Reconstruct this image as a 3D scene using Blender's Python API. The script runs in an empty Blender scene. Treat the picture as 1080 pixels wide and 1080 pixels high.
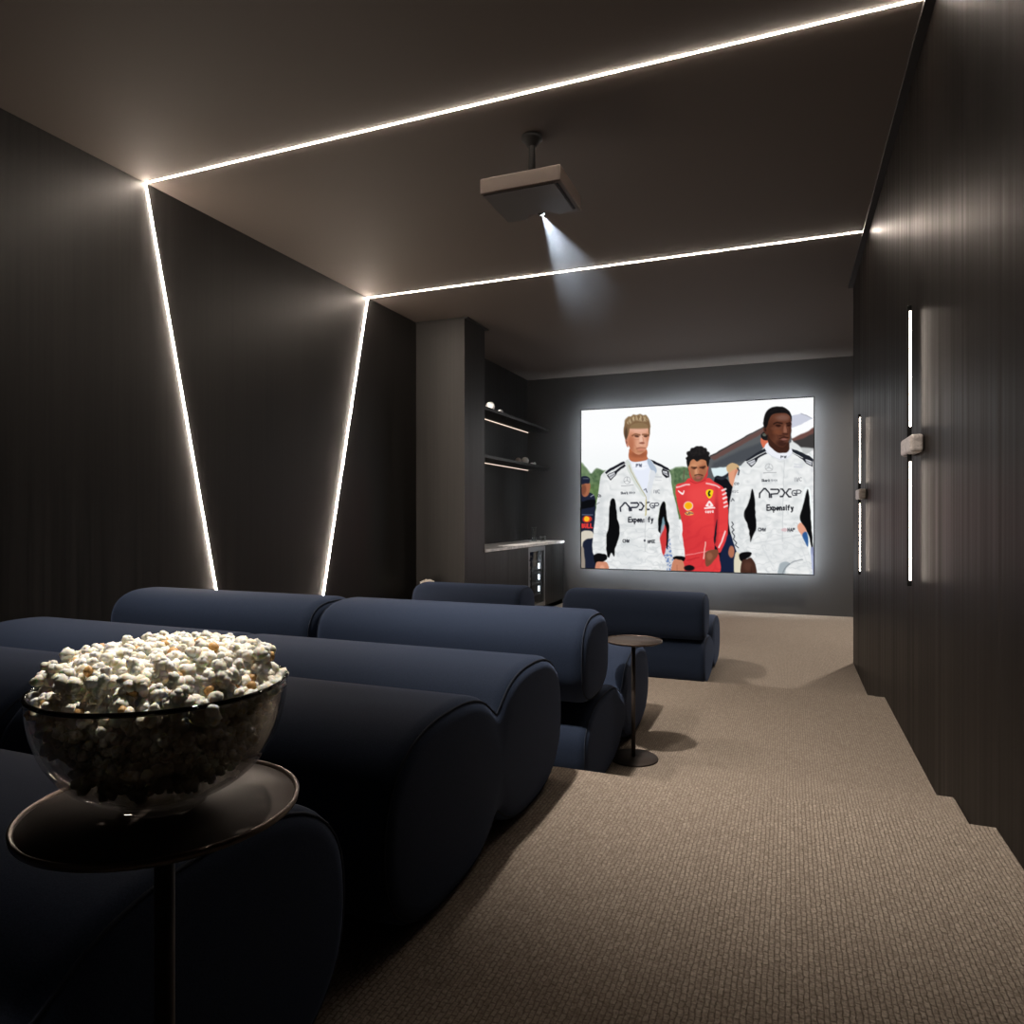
import bpy, bmesh, math, random
import numpy as np
from mathutils import Vector, Matrix
random.seed(7)
PI = math.pi
C = bpy.context.scene.collection
S = 1.8                       # metres per unit of (ceiling - eye height); all plan figures below are in metres unless multiplied by S
EYE = .643*S
CEIL = EYE + S                # 2.957
LX, RX, BY = -1.80*S, .264*S, 4.87*S      # left wall, right wall, screen wall
REAR = -1.75                  # wall behind the viewer
F1, FH1, F2, FH2, F3 = 0, .0972, .1944, .2916, .3888       # floor levels and half steps
E3, EH2, E2, EH1 = 1.133*S, 1.385*S, 2.31*S, 2.55*S        # front edges
RWE = 3.362*S                 # end of the right wall

# ------------------------------------------------------------------ materials
def newmat(name):
    m = bpy.data.materials.new(name); m.use_nodes = True
    nt = m.node_tree; b = nt.nodes['Principled BSDF']
    return m, nt, b
def N(nt, t, **kw):
    n = nt.nodes.new(t)
    for k, v in kw.items():
        if k in n.inputs: n.inputs[k].default_value = v
        else: setattr(n, k, v)
    return n
def plain(name, col, rough=.5, metal=0, spec=.5, bump=0, bscale=300):
    m, nt, b = newmat(name)
    b.inputs['Base Color'].default_value = (*col, 1); b.inputs['Roughness'].default_value = rough
    b.inputs['Metallic'].default_value = metal; b.inputs['Specular IOR Level'].default_value = spec
    if bump:
        tc = N(nt, 'ShaderNodeTexCoord'); no = N(nt, 'ShaderNodeTexNoise', Scale=bscale, Detail=3.0)
        bp = N(nt, 'ShaderNodeBump', Strength=bump, Distance=.002)
        nt.links.new(tc.outputs['Object'], no.inputs['Vector']); nt.links.new(no.outputs['Fac'], bp.inputs['Height'])
        nt.links.new(bp.outputs['Normal'], b.inputs['Normal'])
    return m
def emit(name, col, strength):
    m = bpy.data.materials.new(name); m.use_nodes = True; nt = m.node_tree
    nt.nodes.clear(); e = N(nt, 'ShaderNodeEmission', Color=(*col, 1), Strength=strength); o = N(nt, 'ShaderNodeOutputMaterial')
    nt.links.new(e.outputs[0], o.inputs[0]); return m
def ramp(nt, stops):
    r = N(nt, 'ShaderNodeValToRGB'); e = r.color_ramp.elements
    for i, (p, c) in enumerate(stops):
        q = e[i] if i < 2 else e.new(p)
        q.position = p; q.color = (*c, 1)
    return r
def veneer(name, dark, light, rough=(.38, .55), scale=(45, 45, .7), bump=.12, spec=.35):
    """stained timber veneer, the grain upright"""
    m, nt, b = newmat(name); L = nt.links.new
    b.inputs['Specular IOR Level'].default_value = spec
    tc = N(nt, 'ShaderNodeTexCoord'); mp = N(nt, 'ShaderNodeMapping', Scale=scale)
    L(tc.outputs['Object'], mp.inputs['Vector'])
    n1 = N(nt, 'ShaderNodeTexNoise', Scale=1.0, Detail=6.0, Roughness=.6); L(mp.outputs[0], n1.inputs['Vector'])
    r = ramp(nt, [(.3, dark), (.7, light)]); L(n1.outputs['Fac'], r.inputs[0])
    mp2 = N(nt, 'ShaderNodeMapping', Scale=(scale[0]*.13, scale[1]*.13, .12)); L(tc.outputs['Object'], mp2.inputs['Vector'])
    n2 = N(nt, 'ShaderNodeTexNoise', Scale=1.0, Detail=2.0); L(mp2.outputs[0], n2.inputs['Vector'])
    mx = N(nt, 'ShaderNodeMixRGB', blend_type='MULTIPLY'); mx.inputs[0].default_value = .5
    r2 = ramp(nt, [(.3, (.6, .6, .6)), (.7, (1, 1, 1))]); L(n2.outputs['Fac'], r2.inputs[0])
    L(r.outputs[0], mx.inputs[1]); L(r2.outputs[0], mx.inputs[2]); L(mx.outputs[0], b.inputs['Base Color'])
    mr = N(nt, 'ShaderNodeMapRange'); mr.inputs[1].default_value = .3; mr.inputs[2].default_value = .7
    mr.inputs[3].default_value = rough[0]; mr.inputs[4].default_value = rough[1]
    L(n1.outputs['Fac'], mr.inputs[0]); L(mr.outputs[0], b.inputs['Roughness'])
    bp = N(nt, 'ShaderNodeBump', Strength=bump, Distance=.002); L(n1.outputs['Fac'], bp.inputs['Height']); L(bp.outputs[0], b.inputs['Normal'])
    return m
def carpet_mat():
    """woven loop carpet: short loops in rows running down the room"""
    m, nt, b = newmat('ribbed_carpet'); L = nt.links.new
    tc = N(nt, 'ShaderNodeTexCoord'); sw = N(nt, 'ShaderNodeMapping'); sw.inputs['Rotation'].default_value = (0, 0, PI/2)
    L(tc.outputs['Object'], sw.inputs['Vector'])
    wob = N(nt, 'ShaderNodeTexNoise', Scale=60.0, Detail=2.0); L(tc.outputs['Object'], wob.inputs['Vector'])
    ad = N(nt, 'ShaderNodeMixRGB', blend_type='ADD'); ad.inputs[0].default_value = .007
    L(sw.outputs[0], ad.inputs[1]); L(wob.outputs['Color'], ad.inputs[2])
    br = N(nt, 'ShaderNodeTexBrick', Scale=1.0)
    br.inputs['Brick Width'].default_value = .019; br.inputs['Row Height'].default_value = .0092
    br.inputs['Mortar Size'].default_value = .0017; br.inputs['Mortar Smooth'].default_value = 1.0; br.inputs['Bias'].default_value = .1
    br.inputs['Color1'].default_value = (.42, .36, .30, 1); br.inputs['Color2'].default_value = (.345, .292, .242, 1); br.inputs['Mortar'].default_value = (.235, .195, .158, 1)
    L(ad.outputs[0], br.inputs['Vector'])
    no = N(nt, 'ShaderNodeTexNoise', Scale=220.0, Detail=3.0); L(tc.outputs['Object'], no.inputs['Vector'])
    r = ramp(nt, [(.3, (.62, .6, .58)), (.7, (1.1, 1.1, 1.1))]); L(no.outputs['Fac'], r.inputs[0])
    mx = N(nt, 'ShaderNodeMixRGB', blend_type='MULTIPLY'); mx.inputs[0].default_value = 1
    L(br.outputs['Color'], mx.inputs[1]); L(r.outputs[0], mx.inputs[2]); L(mx.outputs[0], b.inputs['Base Color'])
    b.inputs['Roughness'].default_value = .95; b.inputs['Specular IOR Level'].default_value = .1
    iv = N(nt, 'ShaderNodeMath', operation='SUBTRACT'); L(no.outputs['Fac'], iv.inputs[0]); L(br.outputs['Fac'], iv.inputs[1])
    bp = N(nt, 'ShaderNodeBump', Strength=.6, Distance=.004); L(iv.outputs[0], bp.inputs['Height']); L(bp.outputs[0], b.inputs['Normal'])
    return m
def fabric_mat():
    m, nt, b = newmat('navy_wool'); L = nt.links.new
    tc = N(nt, 'ShaderNodeTexCoord'); no = N(nt, 'ShaderNodeTexNoise', Scale=500.0, Detail=3.0); L(tc.outputs['Object'], no.inputs['Vector'])
    r = ramp(nt, [(.3, (.0115, .0185, .036)), (.72, (.0215, .0325, .061))]); L(no.outputs['Fac'], r.inputs[0]); L(r.outputs[0], b.inputs['Base Color'])
    b.inputs['Roughness'].default_value = .85; b.inputs['Specular IOR Level'].default_value = .15
    b.inputs['Sheen Weight'].default_value = .2; b.inputs['Sheen Roughness'].default_value = .5
    b.inputs['Sheen Tint'].default_value = (.32, .44, .76, 1)
    bp = N(nt, 'ShaderNodeBump', Strength=.25, Distance=.001); L(no.outputs['Fac'], bp.inputs['Height']); L(bp.outputs[0], b.inputs['Normal'])
    return m
def marble_mat(name, base, vein, sc=4.0):
    m, nt, b = newmat(name); L = nt.links.new
    tc = N(nt, 'ShaderNodeTexCoord'); n1 = N(nt, 'ShaderNodeTexNoise', Scale=sc, Detail=8.0, Distortion=2.0); L(tc.outputs['Object'], n1.inputs['Vector'])
    r = ramp(nt, [(.38, vein), (.55, base)]); L(n1.outputs['Fac'], r.inputs[0]); L(r.outputs[0], b.inputs['Base Color'])
    b.inputs['Roughness'].default_value = .3; return m
def glass_mat(name, tint, ior=1.45, gloss=1.0):
    """thin walled glass: tinted see-through with a Fresnel reflection"""
    m = bpy.data.materials.new(name); m.use_nodes = True; nt = m.node_tree; nt.nodes.clear(); L = nt.links.new
    t = N(nt, 'ShaderNodeBsdfTransparent', Color=(*tint, 1)); g = N(nt, 'ShaderNodeBsdfGlossy', Roughness=.02)
    g.inputs['Color'].default_value = (gloss, gloss, gloss, 1)
    lw = N(nt, 'ShaderNodeLayerWeight', Blend=.5); pw = N(nt, 'ShaderNodeMath', operation='POWER'); pw.inputs[1].default_value = 4
    ma = N(nt, 'ShaderNodeMath', operation='MULTIPLY_ADD'); ma.inputs[1].default_value = .55; ma.inputs[2].default_value = (ior-1)**2/(ior+1)**2
    x = N(nt, 'ShaderNodeMixShader'); o = N(nt, 'ShaderNodeOutputMaterial')
    L(lw.outputs['Facing'], pw.inputs[0]); L(pw.outputs[0], ma.inputs[0])
    L(ma.outputs[0], x.inputs[0]); L(t.outputs[0], x.inputs[1]); L(g.outputs[0], x.inputs[2]); L(x.outputs[0], o.inputs[0])
    return m
def popcorn_mat():
    m, nt, b = newmat('popped_corn'); L = nt.links.new
    tc = N(nt, 'ShaderNodeTexCoord'); no = N(nt, 'ShaderNodeTexNoise', Scale=180.0, Detail=3.0); L(tc.outputs['Object'], no.inputs['Vector'])
    r = ramp(nt, [(.30, (.84, .70, .44)), (.46, (.93, .90, .80))]); L(no.outputs['Fac'], r.inputs[0]); L(r.outputs[0], b.inputs['Base Color'])
    b.inputs['Roughness'].default_value = .6; b.inputs['Subsurface Weight'].default_value = .35
    b.inputs['Subsurface Radius'].default_value = (1.0, .7, .4); b.inputs['Subsurface Scale'].default_value = .003
    bp = N(nt, 'ShaderNodeBump', Strength=.3, Distance=.001); L(no.outputs['Fac'], bp.inputs['Height']); L(bp.outputs[0], b.inputs['Normal'])
    return m

M = {}
M['wall'] = veneer('dark_veneer', (.009, .0085, .0082), (.022, .0205, .0195))
M['wall_r'] = veneer('dark_veneer_gloss', (.008, .0068, .0061), (.021, .018, .016), rough=(.30, .52), scale=(24, 24, .3), bump=.05, spec=.03)
M['back'] = plain('charcoal_paint', (.052, .0515, .052), .6, bump=.05, bscale=120)
M['ceil'] = plain('taupe_paint', (.098, .080, .069), .75, bump=.05, bscale=40)
M['carpet'] = carpet_mat(); M['fabric'] = fabric_mat()
M['piping'] = plain('navy_piping', (.019, .025, .04), .8, spec=.15)
M['black'] = plain('black_metal', (.006, .006, .006), .6, spec=.2)
M['gap'] = plain('black_reveal', (.006, .0055, .005), .7)
M['bronze'] = plain('dark_bronze', (.046, .036, .031), .55, .05, .3)
M['bronze_rim'] = plain('bronze_rim', (.12, .09, .075), .32, .6)
M['proj'] = plain('projector_shell', (.072, .052, .042), .5)
M['proj_under'] = plain('projector_grey', (.085, .08, .078), .45)
M['strip'] = emit('warm_led', (1.0, .84, .70), 195)
M['shelf_led'] = emit('shelf_led', (1.0, .80, .65), 1.2)
M['sconce_led'] = emit('sconce_led', (1.0, .84, .71), 17)
M['halo'] = emit('cool_led', (.86, .93, 1.0), 40)
M['lens'] = emit('lens_light', (.85, .92, 1.0), 18)
M['down'] = emit('downlight_disc', (1.0, .88, .76), 6)
M['fridge_led'] = emit('fridge_led', (.9, .96, 1.0), 5)
M['marble'] = marble_mat('pale_marble', (.90, .89, .88), (.62, .62, .63))
M['stone'] = marble_mat('grey_travertine', (.56, .51, .48), (.38, .34, .32), 30)
M['white'] = plain('matt_white', (.9, .9, .9), .6)
M['pinkish'] = plain('blush_ceramic', (.55, .47, .43), .6)
M['steel'] = plain('brushed_steel', (.30, .31, .32), .35, .9)
M['fridge_in'] = plain('fridge_lining', (.10, .105, .11), .5)
M['bottle'] = plain('dark_bottle', (.02, .025, .018), .2)
M['cork'] = plain('bottle_foil', (.6, .55, .35), .4)
M['glass'] = glass_mat('clear_glass', (.9, .92, .92))
M['door_glass'] = glass_mat('smoked_door_glass', (.75, .77, .78))
M['smoke'] = glass_mat('smoked_bowl_glass', (.79, .78, .765), 1.5)
M['rim'] = glass_mat('smoked_rim_glass', (.12, .12, .12), 1.6)
M['corn'] = popcorn_mat(); M['hull'] = plain('toasted_hull', (.50, .29, .10), .5)

# ------------------------------------------------------------------ geometry helpers
def obj(name, bm, mats, parent=None, loc=None, smooth=False):
    me = bpy.data.meshes.new(name)
    if isinstance(bm, bmesh.types.BMesh):
        bmesh.ops.recalc_face_normals(bm, faces=bm.faces[:]); bm.to_mesh(me); bm.free()
    else: me.from_pydata(*bm)
    for m in (mats if isinstance(mats, (list, tuple)) else [mats]): me.materials.append(m)
    if smooth: me.polygons.foreach_set('use_smooth', [True]*len(me.polygons))
    o = bpy.data.objects.new(name, me); C.objects.link(o)
    if parent: o.parent = parent
    if loc: o.location = loc
    return o
def thing(name, label, cat, loc=(0, 0, 0), group=None, rz=0):
    o = bpy.data.objects.new(name, None); o.empty_display_size = .1; C.objects.link(o); o.location = loc; o.rotation_euler.z = rz
    return tag(o, label, cat, group)
def tag(o, label, cat, group=None, kind=None):
    o['label'] = label; o['category'] = cat
    if group: o['group'] = group
    if kind: o['kind'] = kind
    return o
def struct(o): o['kind'] = 'structure'; return o
def box(bm, x0, y0, z0, x1, y1, z1, bev=0, seg=2):
    r = bmesh.ops.create_cube(bm, size=1)
    for v in r['verts']: v.co = Vector(((x0+x1)/2 + v.co.x*(x1-x0), (y0+y1)/2 + v.co.y*(y1-y0), (z0+z1)/2 + v.co.z*(z1-z0)))
    if bev:
        es = list({e for v in r['verts'] for e in v.link_edges})
        bmesh.ops.bevel(bm, geom=es, offset=bev, segments=seg, affect='EDGES', profile=.5)
    return bm
def bx(*a, **k): return box(bmesh.new(), *a, **k)
def lathe(bm, prof, n=48, cx=0, cy=0, cz=0, mat=0):
    """turn a profile of (radius, height) about the upright axis; radius 0 closes to a point"""
    rings = []
    for r, z in prof:
        if r < 1e-6: rings.append([bm.verts.new((cx, cy, cz+z))])
        else: rings.append([bm.verts.new((cx+r*math.cos(2*PI*i/n), cy+r*math.sin(2*PI*i/n), cz+z)) for i in range(n)])
    for a, b in zip(rings, rings[1:]):
        for i in range(n):
            j = (i+1) % n
            q = [a[i % len(a)], a[j % len(a)], b[j % len(b)], b[i % len(b)]]
            q = list(dict.fromkeys(q))
            if len(q) >= 3:
                try: f = bm.faces.new(q); f.material_index = mat; f.smooth = True
                except ValueError: pass
    return bm
def tube(bm, pts, r, n=8, closed=False):
    P = [Vector(p) for p in pts]; rings = []; m = len(P)
    for i, p in enumerate(P):
        d = (P[(i+1) % m] - P[i-1]) if closed else (P[min(i+1, m-1)] - P[max(i-1, 0)])
        d.normalize(); u = d.cross(Vector((0, 0, 1)) if abs(d.z) < .9 else Vector((1, 0, 0))).normalized(); v = d.cross(u)
        if rings:   # keep the ring from twisting
            ref = rings[-1][1]; u = (ref - d*ref.dot(d)).normalized(); v = d.cross(u)
        rr = r[i] if isinstance(r, (list, tuple)) else r
        rings.append(([bm.verts.new(p + (u*math.cos(2*PI*k/n) + v*math.sin(2*PI*k/n))*rr) for k in range(n)], u))
    R = [a for a, _ in rings]
    for i in range(m if closed else m-1):
        a, b = R[i], R[(i+1) % m]
        off = 0
        if closed and i == m-1:
            off = min(range(n), key=lambda o: (a[0].co - b[o].co).length)
        for k in range(n):
            f = bm.faces.new((a[k], a[(k+1) % n], b[(k+1+off) % n], b[(k+off) % n])); f.smooth = True
    if not closed: bm.faces.new(R[0]); bm.faces.new(R[-1])
    return bm
def sphere(bm, x, y, z, r, sub=3):
    q = bmesh.ops.create_icosphere(bm, subdivisions=sub, radius=r, matrix=Matrix.Translation((x, y, z)))
    for v in q['verts']:
        for f in v.link_faces: f.smooth = True
    return bm
def prism_x(bm, prof, x0, x1):
    """closed (y, z) outline pushed along x"""
    a = [bm.verts.new((x0, y, z)) for y, z in prof]; b = [bm.verts.new((x1, y, z)) for y, z in prof]; n = len(prof)
    for i in range(n): bm.faces.new((a[i], a[(i+1) % n], b[(i+1) % n], b[i]))
    bm.faces.new(a); bm.faces.new(b[::-1]); return bm

# ---- the still shown on the screen: painted as colours on a fine grid of the picture mesh ----
class Paint:
    def __init__(s, PX, PY):
        s.X, s.Y = PX, PY
        s.im = np.zeros(PX.shape + (3,)); s.im[:] = (253, 254, 255)
        s.aa = 1.5
    def put(s, m, col, a=1.0, clip=None):
        m = np.clip(m, 0, 1) * a
        if clip is not None: m = m * clip
        s.im += (np.array(col, float) - s.im) * m[..., None]
        return m
    def smooth(s, pts, n=6):
        P = [np.array(p, float) for p in pts]; N = len(P); out = []
        for i in range(N):
            a, b, c, d = P[i-1], P[i], P[(i+1) % N], P[(i+2) % N]
            for k in range(n):
                t = k / n
                out.append(.5*((2*b)+(c-a)*t+(2*a-5*b+4*c-d)*t*t+(3*b-a-3*c+d)*t**3))
        return out
    def dist(s, pts, closed=True):
        P = np.array(pts, float)
        x0, y0 = P.min(0) - 45; x1, y1 = P.max(0) + 45
        sub = (s.X > x0) & (s.X < x1) & (s.Y > y0) & (s.Y < y1)
        x, y = s.X[sub], s.Y[sub]
        d2 = np.full(x.shape, 1e9); ins = np.zeros(x.shape, bool)
        n = len(P)
        for i in range(n if closed else n - 1):
            a, b = P[i], P[(i+1) % n]
            e = b - a; L = e @ e + 1e-9
            t = np.clip(((x-a[0])*e[0] + (y-a[1])*e[1]) / L, 0, 1)
            d2 = np.minimum(d2, (x-a[0]-t*e[0])**2 + (y-a[1]-t*e[1])**2)
            if closed:
                c = (a[1] > y) != (b[1] > y)
                ins ^= c & (x < e[0]*(y-a[1])/(e[1] if abs(e[1]) > 1e-9 else 1e-9) + a[0])
        d = np.sqrt(d2)
        if closed: d = np.where(ins, -d, d)
        full = np.full(s.X.shape, 99.0); full[sub] = d
        return full
    def poly(s, pts, col, soft=None, a=1.0, clip=None, sm=True):
        if sm: pts = s.smooth(pts)
        soft = soft or s.aa
        m = np.clip(.5 - s.dist(pts) / (2*soft), 0, 1)
        return s.put(m, col, a, clip)
    def blob(s, cx, cy, rx, ry, col, a=1.0, soft=.25, clip=None, ang=0):
        c, n = np.cos(ang), np.sin(ang)
        u, v = (s.X-cx)*c + (s.Y-cy)*n, -(s.X-cx)*n + (s.Y-cy)*c
        r = np.sqrt((u/rx)**2 + (v/ry)**2)
        return s.put(np.clip((1-r)/max(soft, .01)+.5, 0, 1), col, a, clip)
    def line(s, pts, w, col, a=1.0, soft=None, clip=None, sm=False, closed=False):
        if sm and not closed:
            e = [pts[0]] + list(pts) + [pts[-1]]
            q = []
            P = [np.array(p, float) for p in e]
            for i in range(1, len(P)-2):
                for k in range(6):
                    t = k/6; A, B, C_, D = P[i-1], P[i], P[i+1], P[i+2]
                    q.append(.5*((2*B)+(C_-A)*t+(2*A-5*B+4*C_-D)*t*t+(3*B-A-3*C_+D)*t**3))
            pts = q + [pts[-1]]
        if closed: pts = list(pts) + [pts[0]]
        soft = soft or s.aa
        m = np.clip(.5 - (s.dist(pts, False) - w/2) / (2*soft), 0, 1)
        return s.put(m, col, a, clip)

GLY = {'E': [[(1,0),(0,0),(0,1),(1,1)],[(0,.5),(.8,.5)]], 'x': [[(0,.4),(.8,1)],[(.8,.4),(0,1)]],
 'p': [[(0,.4),(0,1.4)],[(0,.5),(.4,.4),(.75,.55),(.75,.85),(.4,1),(0,.9)]],
 'e': [[(0,.7),(.75,.7),(.7,.48),(.38,.4),(.05,.55),(0,.75),(.15,.95),(.45,1),(.7,.9)]],
 'n': [[(0,.4),(0,1)],[(0,.55),(.35,.4),(.65,.5),(.68,1)]], 's': [[(.65,.48),(.3,.4),(.05,.52),(.3,.68),(.62,.82),(.4,1),(0,.93)]],
 'i': [[(.1,.42),(.1,1)],[(.1,.12),(.1,.18)]], 'f': [[(.6,.05),(.3,.1),(.25,.3),(.25,1)],[(0,.42),(.55,.42)]],
 'y': [[(0,.4),(.38,1)],[(.75,.4),(.3,1.25),(0,1.38)]], 'S': [[(.8,.1),(.4,0),(.05,.22),(.4,.48),(.8,.75),(.4,1),(0,.88)]],
 'h': [[(0,0),(0,1)],[(0,.55),(.35,.4),(.65,.5),(.68,1)]], 'a': [[(.65,.4),(.65,1)],[(.65,.5),(.3,.4),(.02,.7),(.3,1),(.65,.9)]],
 'r': [[(0,.4),(0,1)],[(0,.55),(.45,.4)]], 'k': [[(0,0),(0,1)],[(.6,.4),(.05,.7),(.62,1)]],
 'N': [[(0,1),(0,0),(.8,1),(.8,0)]], 'j': [[(.3,.42),(.3,1.25),(0,1.35)],[(.3,.12),(.3,.18)]],
 'I': [[(.2,0),(.2,1)]], 'W': [[(0,0),(.25,1),(.5,.2),(.75,1),(1,0)]], 'C': [[(.9,.12),(.45,0),(0,.3),(0,.7),(.45,1),(.9,.88)]],
 'H': [[(0,0),(0,1)],[(.8,0),(.8,1)],[(0,.5),(.8,.5)]], 'P': [[(0,1),(0,0),(.75,.08),(.75,.45),(0,.52)]],
 'M': [[(0,1),(.05,0),(.5,.7),(.95,0),(1,1)]], 'A': [[(0,1),(.45,0),(.9,1)],[(.2,.62),(.7,.62)]], 'R': [[(0,1),(0,0),(.75,.1),(.7,.45),(0,.52),(.8,1)]],
 'D': [[(0,0),(0,1),(.5,.95),(.85,.5),(.5,.05),(0,0)]], 'V': [[(0,0),(.4,1),(.8,0)]], 'B': [[(0,0),(0,1),(.7,.9),(.75,.65),(.1,.5),(.65,.35),(.6,.1),(0,0)]], 'U': [[(0,0),(0,.75),(.4,1),(.8,.75),(.8,0)]], 'c': [[(.7,.48),(.35,.4),(0,.7),(.35,1),(.7,.9)]], 'v': [[(0,.4),(.35,1),(.7,.4)]], 'L': [[(0,0),(0,1),(.7,1)]], 'O': [[(.4,0),(0,.3),(0,.7),(.4,1),(.8,.7),(.8,.3),(.4,0)]], ' ': []}
def text(p, t, x, y, h, w, col, pen, slope=0, a=1.0, clip=None):
    """word with its top left at x, y; h the capital height, w the whole width"""
    n = len(t); k = 0
    adv = [.55 if c in 'ijI' else (.7 if c == ' ' else 1.0) for c in t]; tot = sum(adv)
    for c, d in zip(t, adv):
        for st in GLY[c]:
            q = [(x + (k + gx*.78*(1 if d == 1 else .6))/tot*w, y + gy*h + slope*(k+gx)/tot*w) for gx, gy in st]
            p.line(q, pen, col, a, 1.0, clip)
        k += d

def vnoise(X, Y, sc, seed):
    r = np.random.RandomState(seed); T = r.rand(64, 64)
    u, v = X/sc, Y/sc; i, j = np.floor(u).astype(int), np.floor(v).astype(int)
    f, g = u-i, v-j; f, g = f*f*(3-2*f), g*g*(3-2*g)
    t = lambda a, b: T[a % 64, b % 64]
    return (t(i,j)*(1-f)+t(i+1,j)*f)*(1-g)+(t(i,j+1)*(1-f)+t(i+1,j+1)*f)*g

def logo(p, x0, y0, x1, y1, h, col, pen, gap=None):
    """the wide technical lettering across the chest: A P X G P"""
    f = lambda pts: [(x0+(x1-x0)*u, y0+(y1-y0)*u+(v-.5)*h) for u, v in pts]
    L = lambda pts, w=1.0, sm=False: p.line(f(pts), pen*w, col, 1, 1.0, gap, sm)
    L([(0,1),(0,.55),(.03,.4),(.10,.02),(.14,.02),(.21,.4),(.235,.55),(.235,1)])
    L([(.27,.1),(.43,.1),(.465,.3),(.465,.4),(.43,.62),(.275,.62),(.275,1)])
    L([(.5,.1),(.545,.1),(.60,.5),(.545,.95),(.5,.95)])
    L([(.745,.1),(.70,.1),(.635,.5),(.70,.95),(.745,.95)])
    L([(.86,.22),(.80,.22),(.765,.5),(.80,.8),(.86,.8),(.86,.52),(.82,.52)], .55)
    L([(.89,.8),(.89,.22),(.97,.22),(1.0,.36),(.97,.55),(.90,.55)], .55)

def star_badge(p, x, y, r, col):
    p.line([(x+r*np.cos(t), y+r*np.sin(t)) for t in np.linspace(0, 6.28, 20)], 2, col, .8, 1)
    for t in (-1.57, .52, 2.62): p.line([(x, y), (x+r*np.cos(t), y+r*np.sin(t))], 2.4, col, .8, 1)

def paint_still(PX, PY):
    wx, wy = vnoise(PX, PY, 15, 11)-.5, vnoise(PX, PY, 15, 12)-.5      # slightly uneven outlines
    X, Y = PX + 2.6*wx, PY + 2.6*wy; p = Paint(X, Y)
    n1, n2, n3 = vnoise(X, Y, 9, 1), vnoise(X, Y, 22, 2), vnoise(X, Y, 5, 3)
    # --- backdrop
    p.put(np.clip((Y-250)/160, 0, 1), (240, 245, 245), .8)
    tr = p.poly([(40,352),(70,360),(90,384),(112,362),(140,372),(170,378),(230,420),(400,372),(440,358),(480,358),(560,360),(580,400),(590,470),(540,560),(40,560)], (104,128,92), 4)
    p.put(n1*.7, (58,84,58), 1, tr); p.put((n2 > .6)*.5, (150,170,130), .6, tr)
    p.put(np.clip((Y-410)/40, 0, 1)*.6, (110,140,70), .6, tr)
    p.line([(468,372),(466,430)], 5, (95,85,70), .8)
    p.poly([(540,350),(575,316),(690,252),(800,194),(905,150),(905,300),(760,345),(660,420),(560,420)], (92,95,98), 2, sm=False)
    p.poly([(572,318),(690,253),(800,193),(900,140),(900,160),(800,214),(690,275),(590,330)], (104,78,74), 3, sm=False)
    p.poly([(572,312),(690,247),(800,187),(800,193),(690,253),(574,318)], (60,54,54), 1.5, sm=False)
    p.poly([(590,340),(690,292),(800,250),(800,300),(690,340),(580,362)], (74,78,84), 6, sm=False)
    p.poly([(578,362),(700,352),(700,398),(590,398)], (222,238,242), 2, sm=False)
    p.poly([(585,398),(720,390),(720,450),(590,450)], (92,108,112), 3, sm=False)
    p.poly([(900,160),(908,148),(945,140),(965,144),(990,160),(960,176),(905,200)], (205,208,222), 2, sm=False)
    p.line([(945,141),(966,146),(990,159)], 3, (150,152,165), .8)
    p.poly([(895,262),(940,236),(1005,200),(1005,335),(895,335)], (196,199,199), 2, sm=False)
    p.poly([(905,244),(950,226),(1005,200),(1005,282),(945,276),(918,258)], (62,60,60), 3, sm=False)
    p.poly([(905,242),(950,222),(1005,192),(1005,214),(950,242),(915,252)], (110,76,70), 3, sm=False)
    p.poly([(900,262),(916,258),(946,282),(946,300),(900,300)], (225,229,228), 3)
    # --- man in a cap at the far left
    p.poly([(46,450),(70,458),(105,476),(108,540),(100,630),(46,640)], (30,35,54), 2)
    p.poly([(54,420),(84,420),(86,448),(76,474),(56,474)], (166,104,76), 2)
    p.blob(60,448,10,22,(105,62,48),.7,.6)
    p.poly([(48,412),(52,396),(72,394),(84,404),(84,422),(66,424),(48,428)], (30,36,54))
    p.line([(58,405),(78,405)], 2, (200,205,215), .5)
    p.poly([(46,500),(104,490),(106,512),(90,522),(46,526)], (12,13,17), 2)
    p.line([(88,478),(100,470)], 3, (190,196,210), .8)
    p.blob(74,569,19,14,(235,60,40),.9,.3); p.blob(72,568,11,11,(252,190,40),1,.2)
    text(p, 'BULL', 54, 589, 15, 46, (222,60,58), 5); p.line([(54,551),(96,551)], 4, (150,160,180), .5)
    p.poly([(46,626),(96,622),(98,690),(46,700)], (214,206,190), 2)
    p.poly([(56,668),(84,648),(108,660),(112,776),(66,776),(60,740)], (28,34,52), 2)
    p.poly([(46,690),(60,690),(66,776),(46,776)], (150,140,128), 2)
    # crowd glimpsed between the men
    p.poly([(370,560),(400,600),(432,660),(432,776),(380,776)], (196,204,216), 3, sm=False)
    p.put((n3 > .62)*1.0, (58,96,168), .8, p.poly([(392,660),(436,640),(440,776),(392,776)], (205,208,214), 2, .8))
    p.poly([(374,600),(390,590),(392,690),(380,720)], (206,62,62), 2)
    blk = p.poly([(590,406),(630,400),(655,420),(676,470),(680,690),(676,790),(600,790),(604,560)], (18,19,25), 2)
    p.poly([(602,660),(676,640),(676,790),(606,790)], (24,34,62), 3)
    p.poly([(596,400),(628,394),(650,378),(652,390),(622,410)], (40,44,52), 2)
    p.poly([(676,712),(700,700),(706,790),(674,790)], (222,214,190), 2)
    p.blob(661,702,12,24,(176,112,86),1,.25)
    p.poly([(654,366),(688,362),(692,400),(676,438),(660,430),(650,400)], (226,160,128))
    p.blob(684,400,10,34,(176,104,80),.6,.7)
    p.poly([(642,370),(644,352),(664,340),(684,346),(692,362),(668,368),(652,380)], (206,172,128))
    p.poly([(780,246),(786,238),(806,240),(808,280),(790,278),(782,262)], (214,112,84))
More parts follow.
